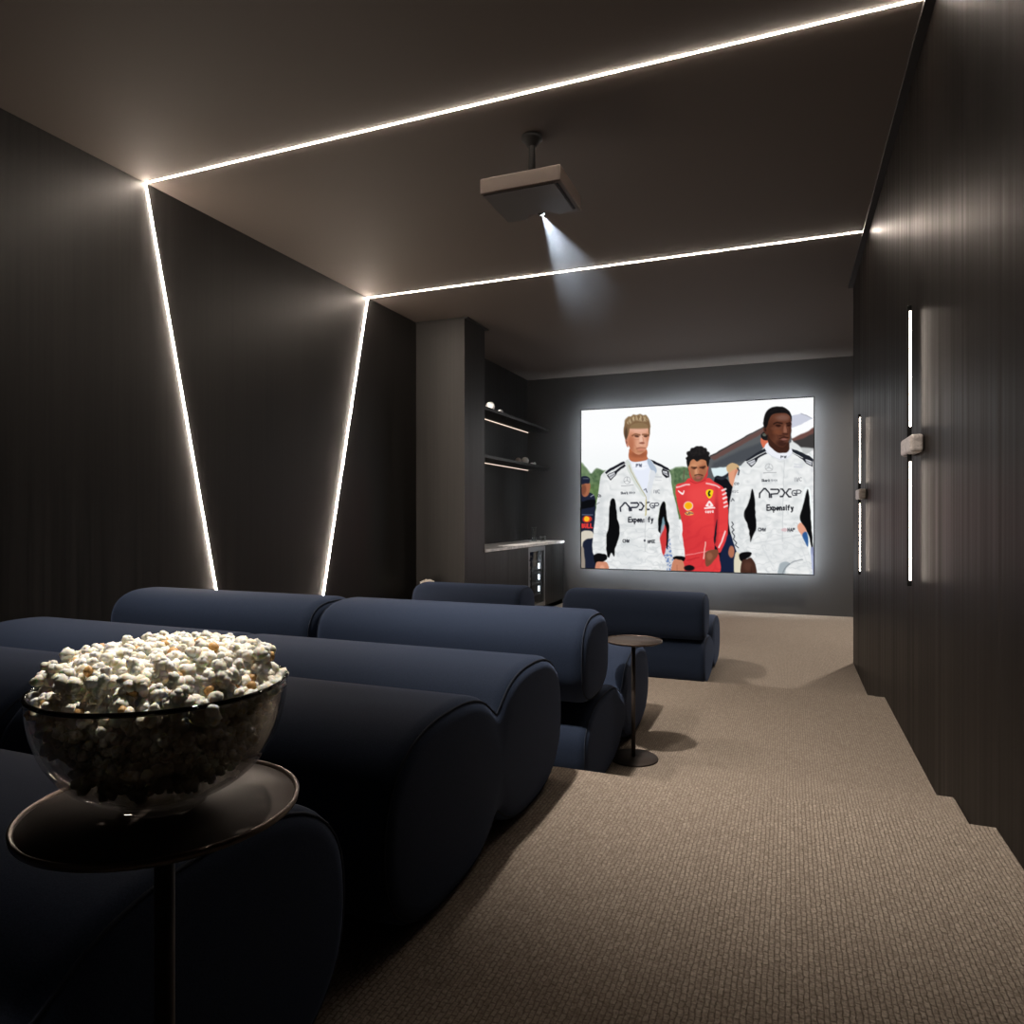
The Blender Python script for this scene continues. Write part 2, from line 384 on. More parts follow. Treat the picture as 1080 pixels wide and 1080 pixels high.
    p.poly([(782,236),(784,222),(808,206),(812,244),(792,246)], (26,26,28)); p.blob(796,226,8,6,(120,124,110),.7,.5)
    # --- man in red between them
    red = (228,64,66)
    p.poly([(580,520),(612,520),(616,720),(580,720)], (22,24,34), 2)
    rm = p.poly([(436,432),(470,420),(488,402),(530,414),(566,402),(590,416),(628,440),(642,474),(648,520),(648,600),(640,650),(616,702),(592,694),(600,640),(604,570),(596,600),(590,660),(606,700),(608,790),(470,790),(450,700),(462,600),(440,500)], red)
    p.blob(520,700,80,90,(196,44,52),.35,.8,rm); p.blob(600,560,9,120,(160,34,44),.55,.9,rm)
    p.blob(470,560,26,150,(200,50,56),.4,.9,rm); p.blob(540,470,70,40,(240,86,84),.5,.9,rm)
    p.put(np.clip(np.sin(X*.06+Y*.13+n2*6)-.5, 0, 1), (190,40,50), .45, rm*np.clip((Y-540)/80,0,1))
    p.line([(476,716),(540,704),(598,694)], 3, (250,170,170), .8, 2, rm, True)
    p.line([(480,738),(530,724)], 3, (170,30,40), .7, 2, rm)
    p.line([(438,440),(470,430),(490,428)], 6, (250,222,222), .85, 1.5, rm, True); p.line([(560,424),(592,430),(612,440)], 6, (252,214,212), .85, 1.5, rm, True)
    for k in range(5): p.line([(624+k*2.2,452+k*17),(637+k*1.6,446+k*17)], 7, (252,232,230), .95, 1.5)
    p.line([(610,684),(622,660),(636,618)], 6, (252,226,224), .95, 1.5)
    p.poly([(446,452),(462,462),(468,452),(470,458),(462,470),(446,458)], (255,238,236), 1)
    p.poly([(558,454),(572,449),(586,454),(585,470),(572,486),(559,470)], (250,214,30), 1); p.poly([(570,454),(577,456),(574,466),(578,472),(570,478),(566,464)], (36,48,26), 1)
    p.blob(486,515,19,19,(246,202,196),1,.12); p.blob(486,514,15.5,15.5,(250,186,24),1,.15); p.blob(486,514,8,8,(244,150,24),.4,.6)
    p.blob(489,546,18,9,(240,190,90),.9,.3); p.line([(474,541),(482,551),(490,541),(490,551)], 3.5, (70,50,100), .8); p.line([(494,545),(504,545)], 4, (70,50,100), .8)
    p.poly([(572,494),(582,506),(586,516),(572,520),(557,515),(562,506)], (255,240,238), 1); p.blob(572,510,4,6,(228,80,80),.8,.3)
    p.line([(554,524),(592,523)], 7, (255,238,236), .95); text(p, 'ceva', 556, 531, 12, 34, (255,236,234), 3)
    p.line([(556,662),(552,700),(548,730)], 4, (246,214,200), .9, 1.5, None, True)
    p.poly([(556,706),(580,694),(606,696),(604,716),(584,744),(562,762),(554,744)], (122,74,54)); p.blob(572,720,12,14,(160,104,78),.7,.7)
    p.poly([(488,376),(492,350),(560,344),(566,372),(560,402),(540,416),(506,414),(494,400)], (206,60,60))
    fm = p.poly([(486,352),(490,330),(522,318),(558,328),(566,344),(562,372),(552,396),(538,412),(520,416),(504,404),(494,384)], (192,128,92))
    p.blob(545,376,17,32,(146,86,62),.55,.8,fm); p.blob(508,352,14,8,(216,156,116),.8,.8,fm); p.blob(520,376,8,16,(220,158,122),.8,.7,fm)
    p.line([(500,358),(520,359)], 6, (50,28,22), .85, 2, fm); p.line([(534,359),(554,355)], 6, (50,28,22), .85, 2, fm)
    p.blob(509,362,8,4,(60,34,26),.8,.6,fm); p.blob(545,361,8,4,(60,34,26),.8,.6,fm)
    p.blob(526,406,24,13,(88,56,48),.55,.8,fm); p.line([(512,391),(526,388),(544,392)], 4.5, (56,32,28), .8, 2, fm, True); p.blob(527,400,10,4,(172,100,90),.9,.5,fm)
    p.poly([(482,356),(478,336),(484,306),(496,286),(520,273),(546,278),(564,298),(572,324),(566,356),(560,346),(556,330),(536,326),(522,336),(508,326),(494,334),(488,352)], (27,25,26))
    for x0, y0, r in ((490,302,11),(504,288,11),(520,281,10),(537,281,11),(552,289,11),(563,303,11),(567,322,9),(483,322,8)): p.blob(x0, y0, r, r*.9, (28,26,27), .95, .4)
    p.blob(500,380,10,24,(150,92,66),.45,.8,fm); p.line([(527,360),(524,376),(528,384)], 2.5, (132,80,58), .5, 2, fm, True); p.blob(524,342,20,8,(206,146,108),.6,.8,fm); p.line([(494,414),(520,422),(556,410)], 3, (150,32,40), .7, 2.5, None, True)
    p.put((n3 > .6)*1.0, (62,56,54), .45, p.poly([(496,290),(520,276),(546,282),(560,304),(500,312)], (34,32,33), 3, .5))
    # --- two men in white racing suits
    def suit(pts):
        m = p.poly(pts, (233,235,235))
        f = np.sin(X*.035 - Y*.12 + n2*7) * .5 + np.sin(X*.09 + Y*.06 + n2*5)*.3
        p.put(np.clip(f, 0, 1), (200,205,207), .55, m); p.put(np.clip(-f-.2, 0, 1), (250,251,251), .85, m)
        g = np.sin(X*.02 + Y*.2 + n2*9 + n1*2); p.put(np.clip(g-.72, 0, 1)*3, (190,195,198), .5, m*np.clip((Y-520)/90, 0, 1))
        return m
    # left
    a1 = suit([(126,420),(136,384),(170,362),(232,330),(250,322),(320,322),(336,330),(392,360),(412,384),(420,440),(438,520),(456,610),(470,700),(466,728),(424,722),(412,650),(398,560),(390,500),(372,520),(362,590),(366,640),(376,690),(386,790),(160,790),(160,720),(154,690),(148,712),(106,716),(96,690),(100,620),(110,530)])
    p.poly([(166,512),(178,484),(190,500),(196,560),(206,600),(204,640),(188,690),(184,722),(172,706),(164,726),(154,712),(152,640),(162,600)], (12,12,14))
    p.poly([(372,520),(386,496),(394,520),(400,570),(408,600),(400,690),(388,640),(366,620),(364,580)], (12,12,14))
    p.poly([(386,590),(398,620),(392,706),(378,690),(370,640)], (206,58,60), 2); p.poly([(384,560),(390,600),(378,626),(370,640)], (150,190,205), 2, .8)
    p.blob(130,560,12,150,(206,210,212),.5,.9,a1); p.blob(435,600,10,120,(208,212,214),.5,.9,a1); p.blob(250,720,50,60,(214,218,220),.4,.9,a1)
    p.poly([(102,716),(124,708),(150,714),(154,732),(130,746),(108,750)], (14,14,16)); p.poly([(424,724),(448,718),(472,724),(468,740),(446,738),(430,736)], (14,14,16))
    p.poly([(110,748),(132,742),(156,748),(160,790),(112,790)], (206,140,112)); p.poly([(424,738),(446,734),(466,742),(466,790),(418,790)], (200,132,104))
    p.blob(136,768,10,12,(232,176,150),.6,.7); p.line([(440,756),(440,785)], 2, (140,80,60), .6); p.blob(490,768,22,12,(18,18,22),1,.3)
    # undershirt, collar, zip
    p.poly([(240,334),(262,328),(316,322),(330,350),(322,420),(312,468),(286,420),(262,370)], (232,237,250), 1.5)
    p.blob(288,352,34,16,(246,249,255),.9,.6); p.line([(250,360),(320,352)], 2, (198,204,224), .6)
    p.poly([(230,336),(246,334),(262,374),(292,434),(312,470),(300,474),(270,430),(244,380)], (214,220,214), 1.5)
    p.poly([(318,320),(334,332),(356,362),(352,384),(336,372),(322,346)], (176,190,208), 1.5); p.poly([(334,372),(352,384),(340,430),(322,500),(314,470),(324,420)], (222,226,232), 1.5)
    p.line([(244,350),(262,390),(290,440),(310,472),(316,500),(314,552)], 2.5, (170,156,110), .8, 1.2, None, True); p.line([(314,490),(312,555)], 3, (196,180,96), .8, 1.2)
    p.line([(312,560),(308,660),(310,700)], 2.5, (190,194,196), .8, 1.5); text(p, 'PW', 274, 345, 11, 24, (84,88,110), 3.5)
    # shoulder flashes
    for q in ([(146,380),(166,362),(224,333),(230,342),(172,372),(152,386)], [(330,326),(352,334),(404,360),(414,374),(400,370),(346,342)]): p.poly(q, (28,29,38), 1.2, sm=False)
    for q in ([(154,390),(184,376),(226,346),(232,352),(198,378),(190,392),(170,412)], [(376,372),(382,362),(408,376),(408,398),(396,402),(380,388)]): p.poly(q, (30,31,38), 1.2, sm=False)
    for q in ([(160,390),(186,378),(190,388),(170,406)], [(380,372),(400,376),(403,394),(384,384)]):
        p.poly(q, (210,212,216), 1, sm=False); p.line([((q[0][0]*2+q[3][0])/3, (q[0][1]*2+q[3][1])/3+4), ((q[1][0]*2+q[2][0])/3, (q[1][1]*2+q[2][1])/3+4)], 4, (110,112,118), .8)
    # head
    neck = p.poly([(244,296),(256,278),(312,282),(318,312),(320,324),(300,332),(268,336),(246,326)], (186,110,76))
    p.blob(282,306,34,12,(140,78,54),.6,.8,neck)
    p.poly([(228,248),(234,240),(242,250),(242,276),(234,270)], (196,132,110)); p.blob(234,258,3,6,(110,66,54),.7,.5)
    f1 = p.poly([(236,220),(244,186),(280,178),(318,184),(328,206),(326,244),(318,276),(304,296),(284,306),(262,296),(246,274),(238,248)], (222,164,136))
    p.blob(252,262,18,44,(188,116,84),.65,.9,f1); p.blob(284,292,34,14,(190,126,90),.6,.8,f1); p.blob(322,250,8,40,(186,120,92),.5,.9,f1)
    p.blob(285,200,36,16,(234,182,160),.8,.9,f1); p.blob(294,244,7,22,(240,196,174),.8,.7,f1); p.blob(308,258,12,12,(226,170,146),.6,.8,f1)
    p.line([(258,230),(272,224),(288,226)], 6, (104,66,42), .75, 2.5, f1, True); p.line([(300,225),(314,224),(326,230)], 6, (104,66,42), .75, 2.5, f1, True)
    p.blob(276,232,9,4.5,(72,42,32),.8,.6,f1); p.blob(312,231,8,4.5,(72,42,32),.8,.6,f1); p.blob(297,259,11,4.5,(126,70,54),.75,.6,f1)
    p.line([(276,281),(290,278),(302,278),(310,279)], 3.2, (128,66,54), .75, 1.8, f1, True); p.blob(294,286,13,4,(206,128,112),.7,.6,f1); p.blob(292,293,14,3,(150,94,66),.4,.7,f1)
    p.poly([(226,190),(228,168),(240,152),(252,150),(262,143),(276,145),(290,141),(302,146),(314,146),(326,162),(332,186),(320,200),(240,200)], (140,114,82), 2.5)
    p.poly([(228,244),(222,214),(226,186),(240,164),(262,150),(282,146),(306,150),(324,166),(330,190),(330,216),(326,228),(322,200),(316,184),(290,178),(258,184),(248,196),(244,222),(236,240)], (128,100,72))
    p.blob(252,270,12,34,(168,98,70),.5,.9,f1); p.line([(299,236),(303,250),(303,256)], 3, (170,104,80), .5, 2, f1, True); p.line([(268,268),(276,280),(280,292)], 3, (176,112,84), .4, 3, f1, True)
    p.line([(262,243),(272,246),(284,243)], 3, (190,124,98), .5, 2, f1, True); p.line([(258,206),(284,203),(310,206)], 2, (200,142,118), .5, 2, f1, True)
    hm = p.poly([(236,176),(254,156),(282,147),(308,152),(322,168),(300,172),(270,168),(248,182)], (176,152,118), 4)
    p.put(np.clip(np.sin(X*.42 - (Y-150)*.10 + n1*4), 0, 1), (98,72,50), .65, hm); p.put(np.clip(np.sin(X*.3 + 1 + n2*5)-.4, 0, 1), (222,204,172), .6, hm); p.blob(233,222,6,24,(72,56,46),.8,.7)
    # lettering
    star_badge(p, 237, 411, 14, (150,152,156)); p.line([(214,434),(262,430)], 3, (140,142,146), .7)
    text(p, 'Shark', 211, 459, 9, 32, (84,86,92), 2.6, -.05); text(p, 'Ninja', 246, 458, 8, 26, (120,122,128), 2, -.05)
    text(p, 'IWC', 344, 450, 14, 28, (136,138,144), 2.4); p.line([(352,396),(376,398)], 6, (200,203,208), .8); p.line([(352,410),(376,412)], 4, (206,208,212), .8)
    gp = 1 - np.clip(.5 - (np.abs(X-313)-5)/3, 0, 1)*.9
    logo(p, 210, 520, 366, 512, 34, (34,36,50), 6, gp)
    text(p, 'Expensify', 243, 562, 19, 104, (26,28,38), 4.6, -.02, 1, 1-np.clip(.5-(np.abs(X-313)-7)/3,0,1)*.8)
    p.line([(306,450),(314,446),(318,460)], 4, (60,62,76), .8)
    text(p, 'CMW', 219, 652, 12, 28, (60,62,68), 3); text(p, 'HPEE', 322, 655, 11, 30, (60,62,68), 3); p.blob(308,656,5,5,(50,52,64),.9,.4)
    text(p, 'CO', 118, 470, 9, 14, (90,92,98), 3); p.line([(112,510),(124,502)], 4, (120,122,128), .7)
    # right
    a2 = suit([(652,520),(664,450),(682,384),(700,352),(722,330),(776,296),(808,270),(900,270),(912,286),(960,306),(1010,330),(1010,800),(964,640),(950,600),(946,560),(950,480),(958,446),(970,440),(985,470),(1010,700),(1010,800),(742,800),(738,700),(742,706),(690,708),(668,660),(652,590)])
    p.poly([(746,446),(756,480),(758,540),(762,600),(748,640),(738,662),(736,636),(726,590),(712,560),(716,530),(732,500)], (12,12,14))
    p.poly([(970,448),(978,480),(984,560),(990,640),(994,720),(976,640),(950,590),(940,560),(956,500)], (14,14,16))
    p.poly([(930,600),(944,584),(958,600),(966,622),(950,640)], (226,160,134), 2); p.poly([(948,634),(966,622),(974,660),(970,680)], (48,92,150), 2); p.poly([(984,690),(1004,700),(1004,800),(992,790)], (150,160,200), 2, .8)
    p.blob(668,560,10,120,(206,210,212),.5,.9,a2); p.blob(860,700,90,60,(222,225,226),.4,.9,a2); p.blob(700,600,14,100,(212,216,218),.4,.9,a2)
    p.line([(752,668),(860,650),(948,632)], 2.5, (196,200,202), .7, 2, a2, True); p.line([(876,330),(872,460),(868,660)], 2.5, (190,194,196), .8, 1.5, a2)
    p.poly([(852,772),(862,748),(884,742),(902,750),(884,768),(872,800),(850,800)], (166,176,182), 2); p.line([(866,800),(880,768),(912,742),(950,734)], 3.5, (104,110,116), .7, 2, a2, True)
    p.line([(790,690),(830,760)], 4, (206,210,212), .7, 3, a2); p.line([(940,660),(980,780)], 4, (210,214,216), .7, 3, a2)
    p.poly([(692,714),(716,702),(742,704),(738,722),(722,730),(702,742)], (14,14,16)); p.poly([(702,742),(726,730),(744,728),(760,756),(760,800),(704,800)], (70,44,36)); p.blob(728,760,16,18,(96,62,50),.6,.8); p.line([(740,762),(744,796)], 2, (40,24,20), .7)
    # collar and shoulders
    p.poly([(796,272),(812,256),(822,276),(848,296),(884,298),(906,280),(908,300),(888,322),(858,328),(824,312),(802,296)], (238,240,248), 1.5)
    p.line([(800,290),(826,312),(860,326),(890,318),(910,298)], 2, (200,204,212), .8, 1.5, None, True); text(p, 'PW', 862, 312, 8, 26, (70,72,80), 3)
    for q in ([(716,332),(740,314),(796,280),(802,292),(752,318),(724,334)], [(906,282),(930,290),(980,314),(996,326),(996,334),(960,322),(910,296)]): p.poly(q, (34,38,46), 1.2, sm=False)
    for q in ([(722,338),(752,322),(800,296),(806,302),(770,322),(764,336),(742,358)], [(908,300),(950,320),(968,318),(994,332),(992,356),(966,342),(950,326)]): p.poly(q, (34,36,44), 1.2, sm=False)
    for q in ([(727,338),(756,326),(760,336),(742,352)], [(962,324),(990,334),(988,350),(966,338)]):
        p.poly(q, (210,212,218), 1, sm=False); p.line([((q[0][0]*2+q[3][0])/3, (q[0][1]*2+q[3][1])/3+2), ((q[1][0]*2+q[2][0])/3, (q[1][1]*2+q[2][1])/3+3)], 4, (130,132,138), .8)
    # head
    nk = p.poly([(810,256),(816,226),(880,250),(896,262),(896,284),(884,298),(850,298),(826,282)], (62,36,28))
    p.poly([(790,204),(796,192),(808,200),(810,228),(798,220)], (84,48,38)); p.blob(799,206,4,7,(40,22,18),.7,.6)
    f2 = p.poly([(804,196),(808,160),(830,138),(868,134),(896,146),(906,176),(904,214),(898,244),(884,266),(866,276),(838,262),(816,234)], (100,60,45))
    p.blob(820,214,18,44,(76,42,30),.7,.9,f2); p.blob(870,156,26,12,(128,92,80),.8,.9,f2); p.blob(880,206,7,20,(150,100,80),.85,.7,f2); p.blob(848,214,18,12,(122,70,48),.7,.9,f2)
    p.blob(868,260,24,14,(50,28,24),.75,.8,f2); p.blob(900,200,6,40,(66,38,30),.5,.9,f2)
    p.line([(834,182),(850,176),(868,180)], 6, (36,20,16), .85, 2.2, f2, True); p.line([(886,180),(898,178),(905,184)], 6, (36,20,16), .85, 2.2, f2, True)
    p.blob(852,188,11,5,(38,20,16),.85,.6,f2); p.blob(894,188,9,5,(38,20,16),.85,.6,f2); p.blob(880,222,12,4.5,(58,30,24),.8,.6,f2)
    p.line([(858,240),(876,235),(892,237)], 4, (44,22,20), .9, 1.6, f2, True); p.blob(876,244,13,4,(150,100,92),.8,.6,f2); p.blob(868,230,16,3,(50,28,24),.5,.7,f2)
    p.poly([(794,196),(791,168),(798,140),(816,120),(846,110),(876,114),(896,130),(906,154),(906,172),(898,150),(878,138),(846,138),(826,146),(812,168),(806,194)], (22,20,21))
    p.put((n3 > .62)*1.0, (48,44,44), .4, p.poly([(806,140),(840,116),(880,120),(896,136),(840,134)], (24,22,23), 3, .4))
    p.line([(884,190),(888,208),(890,216)], 3, (58,32,26), .55, 2, f2, True); p.line([(846,226),(852,238),(856,250)], 3, (64,36,28), .45, 3, f2, True); p.blob(834,200,12,7,(120,74,56),.5,.8,f2); p.blob(884,254,10,4,(110,70,56),.5,.8,f2); p.line([(840,198),(852,200),(864,197)], 2.5, (130,84,66), .4, 2, f2, True)
    # lettering
    star_badge(p, 814, 359, 15, (160,162,166)); p.line([(792,381),(842,379)], 3.4, (140,142,146), .7)
    text(p, 'Shark', 785, 407, 10, 34, (70,72,78), 2.8, -.03); text(p, 'Ninja', 822, 406, 9, 28, (150,152,156), 1.8, -.03)
    text(p, 'IWC', 918, 400, 15, 32, (140,142,146), 2.2); p.line([(916,346),(948,348)], 5, (212,214,220), .9); p.line([(916,356),(948,358)], 7, (212,214,220), .9)
    logo(p, 776, 462, 946, 462, 36, (34,36,44), 6.2)
    text(p, 'Expensify', 806, 512, 20, 112, (28,30,36), 5)
    text(p, 'CMW', 770, 606, 12, 32, (64,66,72), 3); p.blob(876,612,12,7,(216,186,190),.9,.4); text(p, 'HAP', 890, 606, 12, 32, (50,52,60), 3.4)
    text(p, 'CO', 674, 420, 9, 20, (96,98,104), 2.6); text(p, 'NSC', 664, 452, 9, 28, (140,142,146), 2); p.line([(660,496),(666,486),(672,494)], 4, (80,82,88), .9); p.line([(686,362),(692,372),(688,388)], 6, (50,52,60), .9)
    p.line([(664,580),(670,590),(662,600),(672,612),(664,622),(674,636),(668,650),(682,666),(676,676),(690,686)], 4, (60,62,68), .9, 1.2)
    p.put(np.clip(.5-(np.abs(X-1006)-8)/3,0,1), (210,213,215), .3)
    return np.clip(p.im, 0, 255)

# ------------------------------------------------------------------ camera
cam = bpy.data.cameras.new('camera'); co = bpy.data.objects.new('camera', cam); C.objects.link(co)
cam.sensor_width = 36; cam.lens = 736/1080*36; cam.shift_y = 3/1080; cam.clip_start = .01
co.location = (0, 0, EYE); co.rotation_euler = (PI/2, 0, math.radians(21.57))
bpy.context.scene.camera = co

# ------------------------------------------------------------------ the room
T = .12
fl = [(REAR, F3-.25), (REAR, F3), (E3-.008, F3), (E3, F3-.008), (E3, F2), (E2-.008, F2), (E2, F2-.008), (E2, F1), (BY, F1), (BY, -.25)]
bm = prism_x(bmesh.new(), fl, LX, RX)
box(bm, RX, E2+.2, -.25, 1.75, BY, F1)
struct(obj('floor', bm, M['carpet']))
for nm, (y0, y1, z0, z1, x0) in {'trim_3': (E3, EH2, F2, FH1+F2, -.36), 'trim_4': (E2, EH1, F1, FH1, -.50)}.items():
    struct(obj(nm, bx(x0, y0-.002, z0-.01, RX, y1, z1, bev=.006), M['carpet']))
struct(obj('ceiling', bx(LX-T, REAR-T, CEIL, 1.75+T, BY+T, CEIL+.1), M['ceil']))
struct(obj('wall_left', bx(LX-T, REAR-T, -.25, LX, BY+T, CEIL), M['wall']))
struct(obj('wall_back', bx(LX, BY, -.25, 1.75, BY+T, CEIL), M['back']))
struct(obj('wall_right', bx(RX, REAR-T, -.25, RX+T, RWE, CEIL), M['wall_r']))
struct(obj('wall_recess', bx(1.75, RWE-T, -.25, 1.75+T, BY+T, CEIL), M['back']))
struct(obj('wall_return', bx(RX+T, RWE-T, -.25, 1.75, RWE, CEIL), M['wall']))
struct(obj('wall_rear', bx(LX, REAR-T, -.25, RX, REAR, CEIL), M['wall']))
CX0, CY0, CY1 = -1.521*S, 3.195*S, 3.447*S
struct(obj('wall_column', bx(LX, CY0, 0, CX0, CY1, CEIL-.012), M['wall']))
struct(obj('trim_1', bx(RX-.034, REAR, CEIL-.022, RX, RWE+.02, CEIL), M['gap']))
struct(obj('trim_2', bx(LX, CY0-.012, CEIL-.012, CX0+.035, CY1+.02, CEIL), M['gap']))

# ------------------------------------------------------------------ light lines across ceiling and left wall
def light_line(y, ywall_foot, zfoot, label):
    r = thing('light_line', label, 'light', (LX, y, CEIL), 'light lines over ceiling and wall')
    w = .0035
    def half_round(p, q, nrm, ext):
        p, q, nrm = Vector(p), Vector(q), Vector(nrm); ax = (q-p).normalized(); s = ax.cross(nrm)
        bm = bmesh.new(); R = []
        for e in (p, q):
            R.append([bm.verts.new(e + s*w*math.cos(t) + nrm*ext*math.sin(t)) for t in np.linspace(0, PI, 9)])
        for i in range(8):
            bm.faces.new((R[0][i], R[0][i+1], R[1][i+1], R[1][i])).smooth = True
        bm.faces.new((R[0][0], R[0][8], R[1][8], R[1][0])); bm.faces.new(R[0]); bm.faces.new(R[1])
        return bm
    a = obj('ceiling_run', half_round((.0, 0, 0), (RX-.034-LX, 0, 0), (0, 0, -1), .0034), M['strip'], r)
    b = obj('wall_run', half_round((0, 0, -.002), (0, ywall_foot-y, zfoot-CEIL), (1, 0, 0), .0060), M['strip'], r)
    return r
light_line(1.549*S, 1.889*S, F2+.02, 'white light line over near ceiling running down left wall, foot leaning towards screen')
light_line(2.745*S, 2.34*S, F1+.02, 'white light line beyond the projector running down left wall, foot leaning away from screen')

# ------------------------------------------------------------------ ceiling downlights out of the picture, some added only to brighten seats, bar and popcorn
def aim_at(a, b): return (Vector(b)-Vector(a)).to_track_quat('-Z', 'Y').to_euler()
def downlight(x, y, power, label, spread=96, aim=(0, 0, 0), blend=1):
    r = thing('ceiling_downlight', label, 'light', (x, y, CEIL), 'ceiling downlights')
    obj('trim_ring', lathe(bmesh.new(), [(.034, 0), (.05, 0), (.05, -.006), (.034, -.003), (.034, 0)], 32), M['black'], r)
    obj('lamp_disc', lathe(bmesh.new(), [(0, -.001), (.033, -.001), (.033, 0), (0, 0)], 32), M['down'], r)
    l = bpy.data.lights.new('downlight_beam', 'SPOT'); l.energy = power; l.color = (1, .90, .80); l.spot_size = math.radians(spread); l.spot_blend = blend; l.shadow_soft_size = .05
    o = bpy.data.objects.new('downlight_beam', l); C.objects.link(o); o.parent = r; o.location = (0, 0, -.03); o.rotation_euler = aim
DL = 330
downlight(-1.22*S, .84*S, 210, 'added unseen fill light in the ceiling over the front seats by the left wall', 74, aim_at((-1.22*S, .84*S, CEIL), (-1.05*S, 1.50*S, F2)))  # added fill, lifts the seats on the left that stayed too dark
downlight(1.05, 7.45, 290, 'round downlight in the ceiling of the recess beyond the right wall', 165, (0, 0, 0))
downlight(-.52*S, .82*S, DL, 'round downlight in the ceiling over the front row of seats', 74, aim_at((-.52*S, .82*S, CEIL), (-.04*S, 1.62*S, F2)))

downlight(-.33*S, .60*S, 330, 'added unseen narrow light in the ceiling brightening the popcorn bowl', 7.0, aim_at((-.33*S, .60*S, CEIL), (-.278*S, .25*S-.012, 1.02)), .6)  # made-up accent light, there only to brighten the popcorn from behind

downlight(-1.625*S, 3.565*S, 260, 'added hidden light in the ceiling behind the column brightening the bar niche', 46, aim_at((-1.625*S, 3.565*S, CEIL), (-1.57*S, 4.30*S, EYE-.19*S)))  # added out of sight to brighten the worktop and shelf ornaments

downlight(-1.70*S, 3.56*S, 380, 'added hidden light in the ceiling behind the column brightening the far row of seats', 70, aim_at((-1.70*S, 3.56*S, CEIL), (-.9*S, 2.8*S, .5)))  # extra lamp tucked out of view, added to lift the far sofas

# ------------------------------------------------------------------ projection screen with its lit still
SY = BY - .17
k = SY/BY
SX0, SX1, SZ0, SZ1 = -1.387*S*k, .153*S*k, EYE-.383*S*k, EYE+.7535*S*k
scr = thing('projection_screen', 'large wall screen showing two men in white racing suits and one in red', 'screen', ((SX0+SX1)/2, SY, SZ0))
ox, oz = (SX0+SX1)/2, SZ0
NX, NZ = 440, 326
gx, gz = np.linspace(SX0, SX1, NX), np.linspace(SZ1, SZ0, NZ)
XX, ZZ = np.meshgrid(gx, gz)
# the still was sketched with a keystone; this undoes it, so the flat picture itself is upright and square
cs, sn = math.cos(math.radians(21.57)), math.sin(math.radians(21.57))
dd = -XX*sn + SY*cs
PX = (540 + 736*(XX*cs + SY*sn)/dd - 600)*3.857
PY = (543 - 736*(ZZ-EYE)/dd - 400)*3.857
img = paint_still(PX, PY)/255
lin = np.where(img <= .04045, img/12.92, ((img+.055)/1.055)**2.4)
verts = np.stack([XX-ox, np.zeros_like(XX), ZZ-oz], -1).reshape(-1, 3)
ii = np.arange(NX*NZ).reshape(NZ, NX)
faces = np.stack([ii[:-1, :-1], ii[1:, :-1], ii[1:, 1:], ii[:-1, 1:]], -1).reshape(-1, 4)
m = bpy.data.materials.new('lit_picture'); m.use_nodes = True; nt = m.node_tree; nt.nodes.clear()
at = N(nt, 'ShaderNodeAttribute', attribute_name='still'); em = N(nt, 'ShaderNodeEmission', Strength=1.0); ou = N(nt, 'ShaderNodeOutputMaterial')
nt.links.new(at.outputs['Color'], em.inputs['Color']); nt.links.new(em.outputs[0], ou.inputs[0])
pic = obj('picture', (verts.tolist(), [], faces.tolist()), m, scr)
ca = pic.data.color_attributes.new('still', 'FLOAT_COLOR', 'POINT')
ca.data.foreach_set('color', np.concatenate([lin.reshape(-1, 3), np.ones((NX*NZ, 1))], 1).astype('f').ravel())
hw, hh = (SX1-SX0)/2, SZ1-SZ0
bm = bmesh.new()
for a in ((-hw-.012, -.004, -.012, hw+.012, .022, 0), (-hw-.012, -.004, hh, hw+.012, .022, hh+.012), (-hw-.012, -.004, 0, -hw, .022, hh), (hw, -.004, 0, hw+.012, .022, hh)): box(bm, *a)
obj('frame', bm, M['black'], scr)
obj('back_panel', bx(-hw, .003, 0, hw, .02, hh), M['black'], scr)
bm = bmesh.new(); e = .014
for a in ((-hw+e, .028, e, hw-e, .048, e+.02), (-hw+e, .028, hh-e-.02, hw-e, .048, hh-e), (-hw+e, .028, e+.02, -hw+e+.02, .048, hh-e-.02), (hw-e-.02, .028, e+.02, hw-e, .048, hh-e-.02)): box(bm, *a)
obj('halo_light', bm, M['halo'], scr)
obj('wall_mount', bx(-.4, .02, hh*.5-.2, .4, .17, hh*.5+.2), M['black'], scr)

# ------------------------------------------------------------------ projector
PXc, PYc = -.3835*1.643*S, 1.737*S
pz0, pz1 = EYE+.823*S, EYE+.866*S
pj = thing('ceiling_projector', 'brown box projector hanging from the ceiling and throwing a beam', 'projector', (PXc, PYc, CEIL))
z0, z1 = pz0-CEIL, pz1-CEIL
w, d = .195, .17
plan = [(-w, -d), (w, -d), (w, d), (.085, d), (.045, d-.045), (-.045, d-.045), (-.085, d), (-w, d)]
def plan_solid(pts, a, b, bev):
    bm = bmesh.new(); lo = [bm.verts.new((x, y, a)) for x, y in pts]; hi = [bm.verts.new((x, y, b)) for x, y in pts]; n = len(pts)
    for i in range(n): bm.faces.new((lo[i], lo[(i+1) % n], hi[(i+1) % n], hi[i]))
    bm.faces.new(lo[::-1]); bm.faces.new(hi)
    if bev: bmesh.ops.bevel(bm, geom=bm.edges[:], offset=bev, segments=3, affect='EDGES', profile=.5)
    return bm
obj('body', plan_solid(plan, z0+.004, z1, .006), M['proj'], pj)
inner = [(-w+.012, -d+.012), (w-.03, -d+.012), (w-.03, d-.03), (.085, d-.012), (.05, d-.06), (-.05, d-.06), (-.085, d-.012), (-w+.012, d-.012)]
obj('bottom_cover', plan_solid(inner, z0, z0+.008, .002), M['proj_under'], pj)
bm = bmesh.new(); box(bm, w-.026, -d+.02, z0+.001, w-.018, d-.04, z0+.006); obj('vent_groove', bm, M['black'], pj)
bm = bmesh.new(); lathe(bm, [(0, 0), (.018, 0), (.020, .008), (.020, .03), (0, .03)], 32)
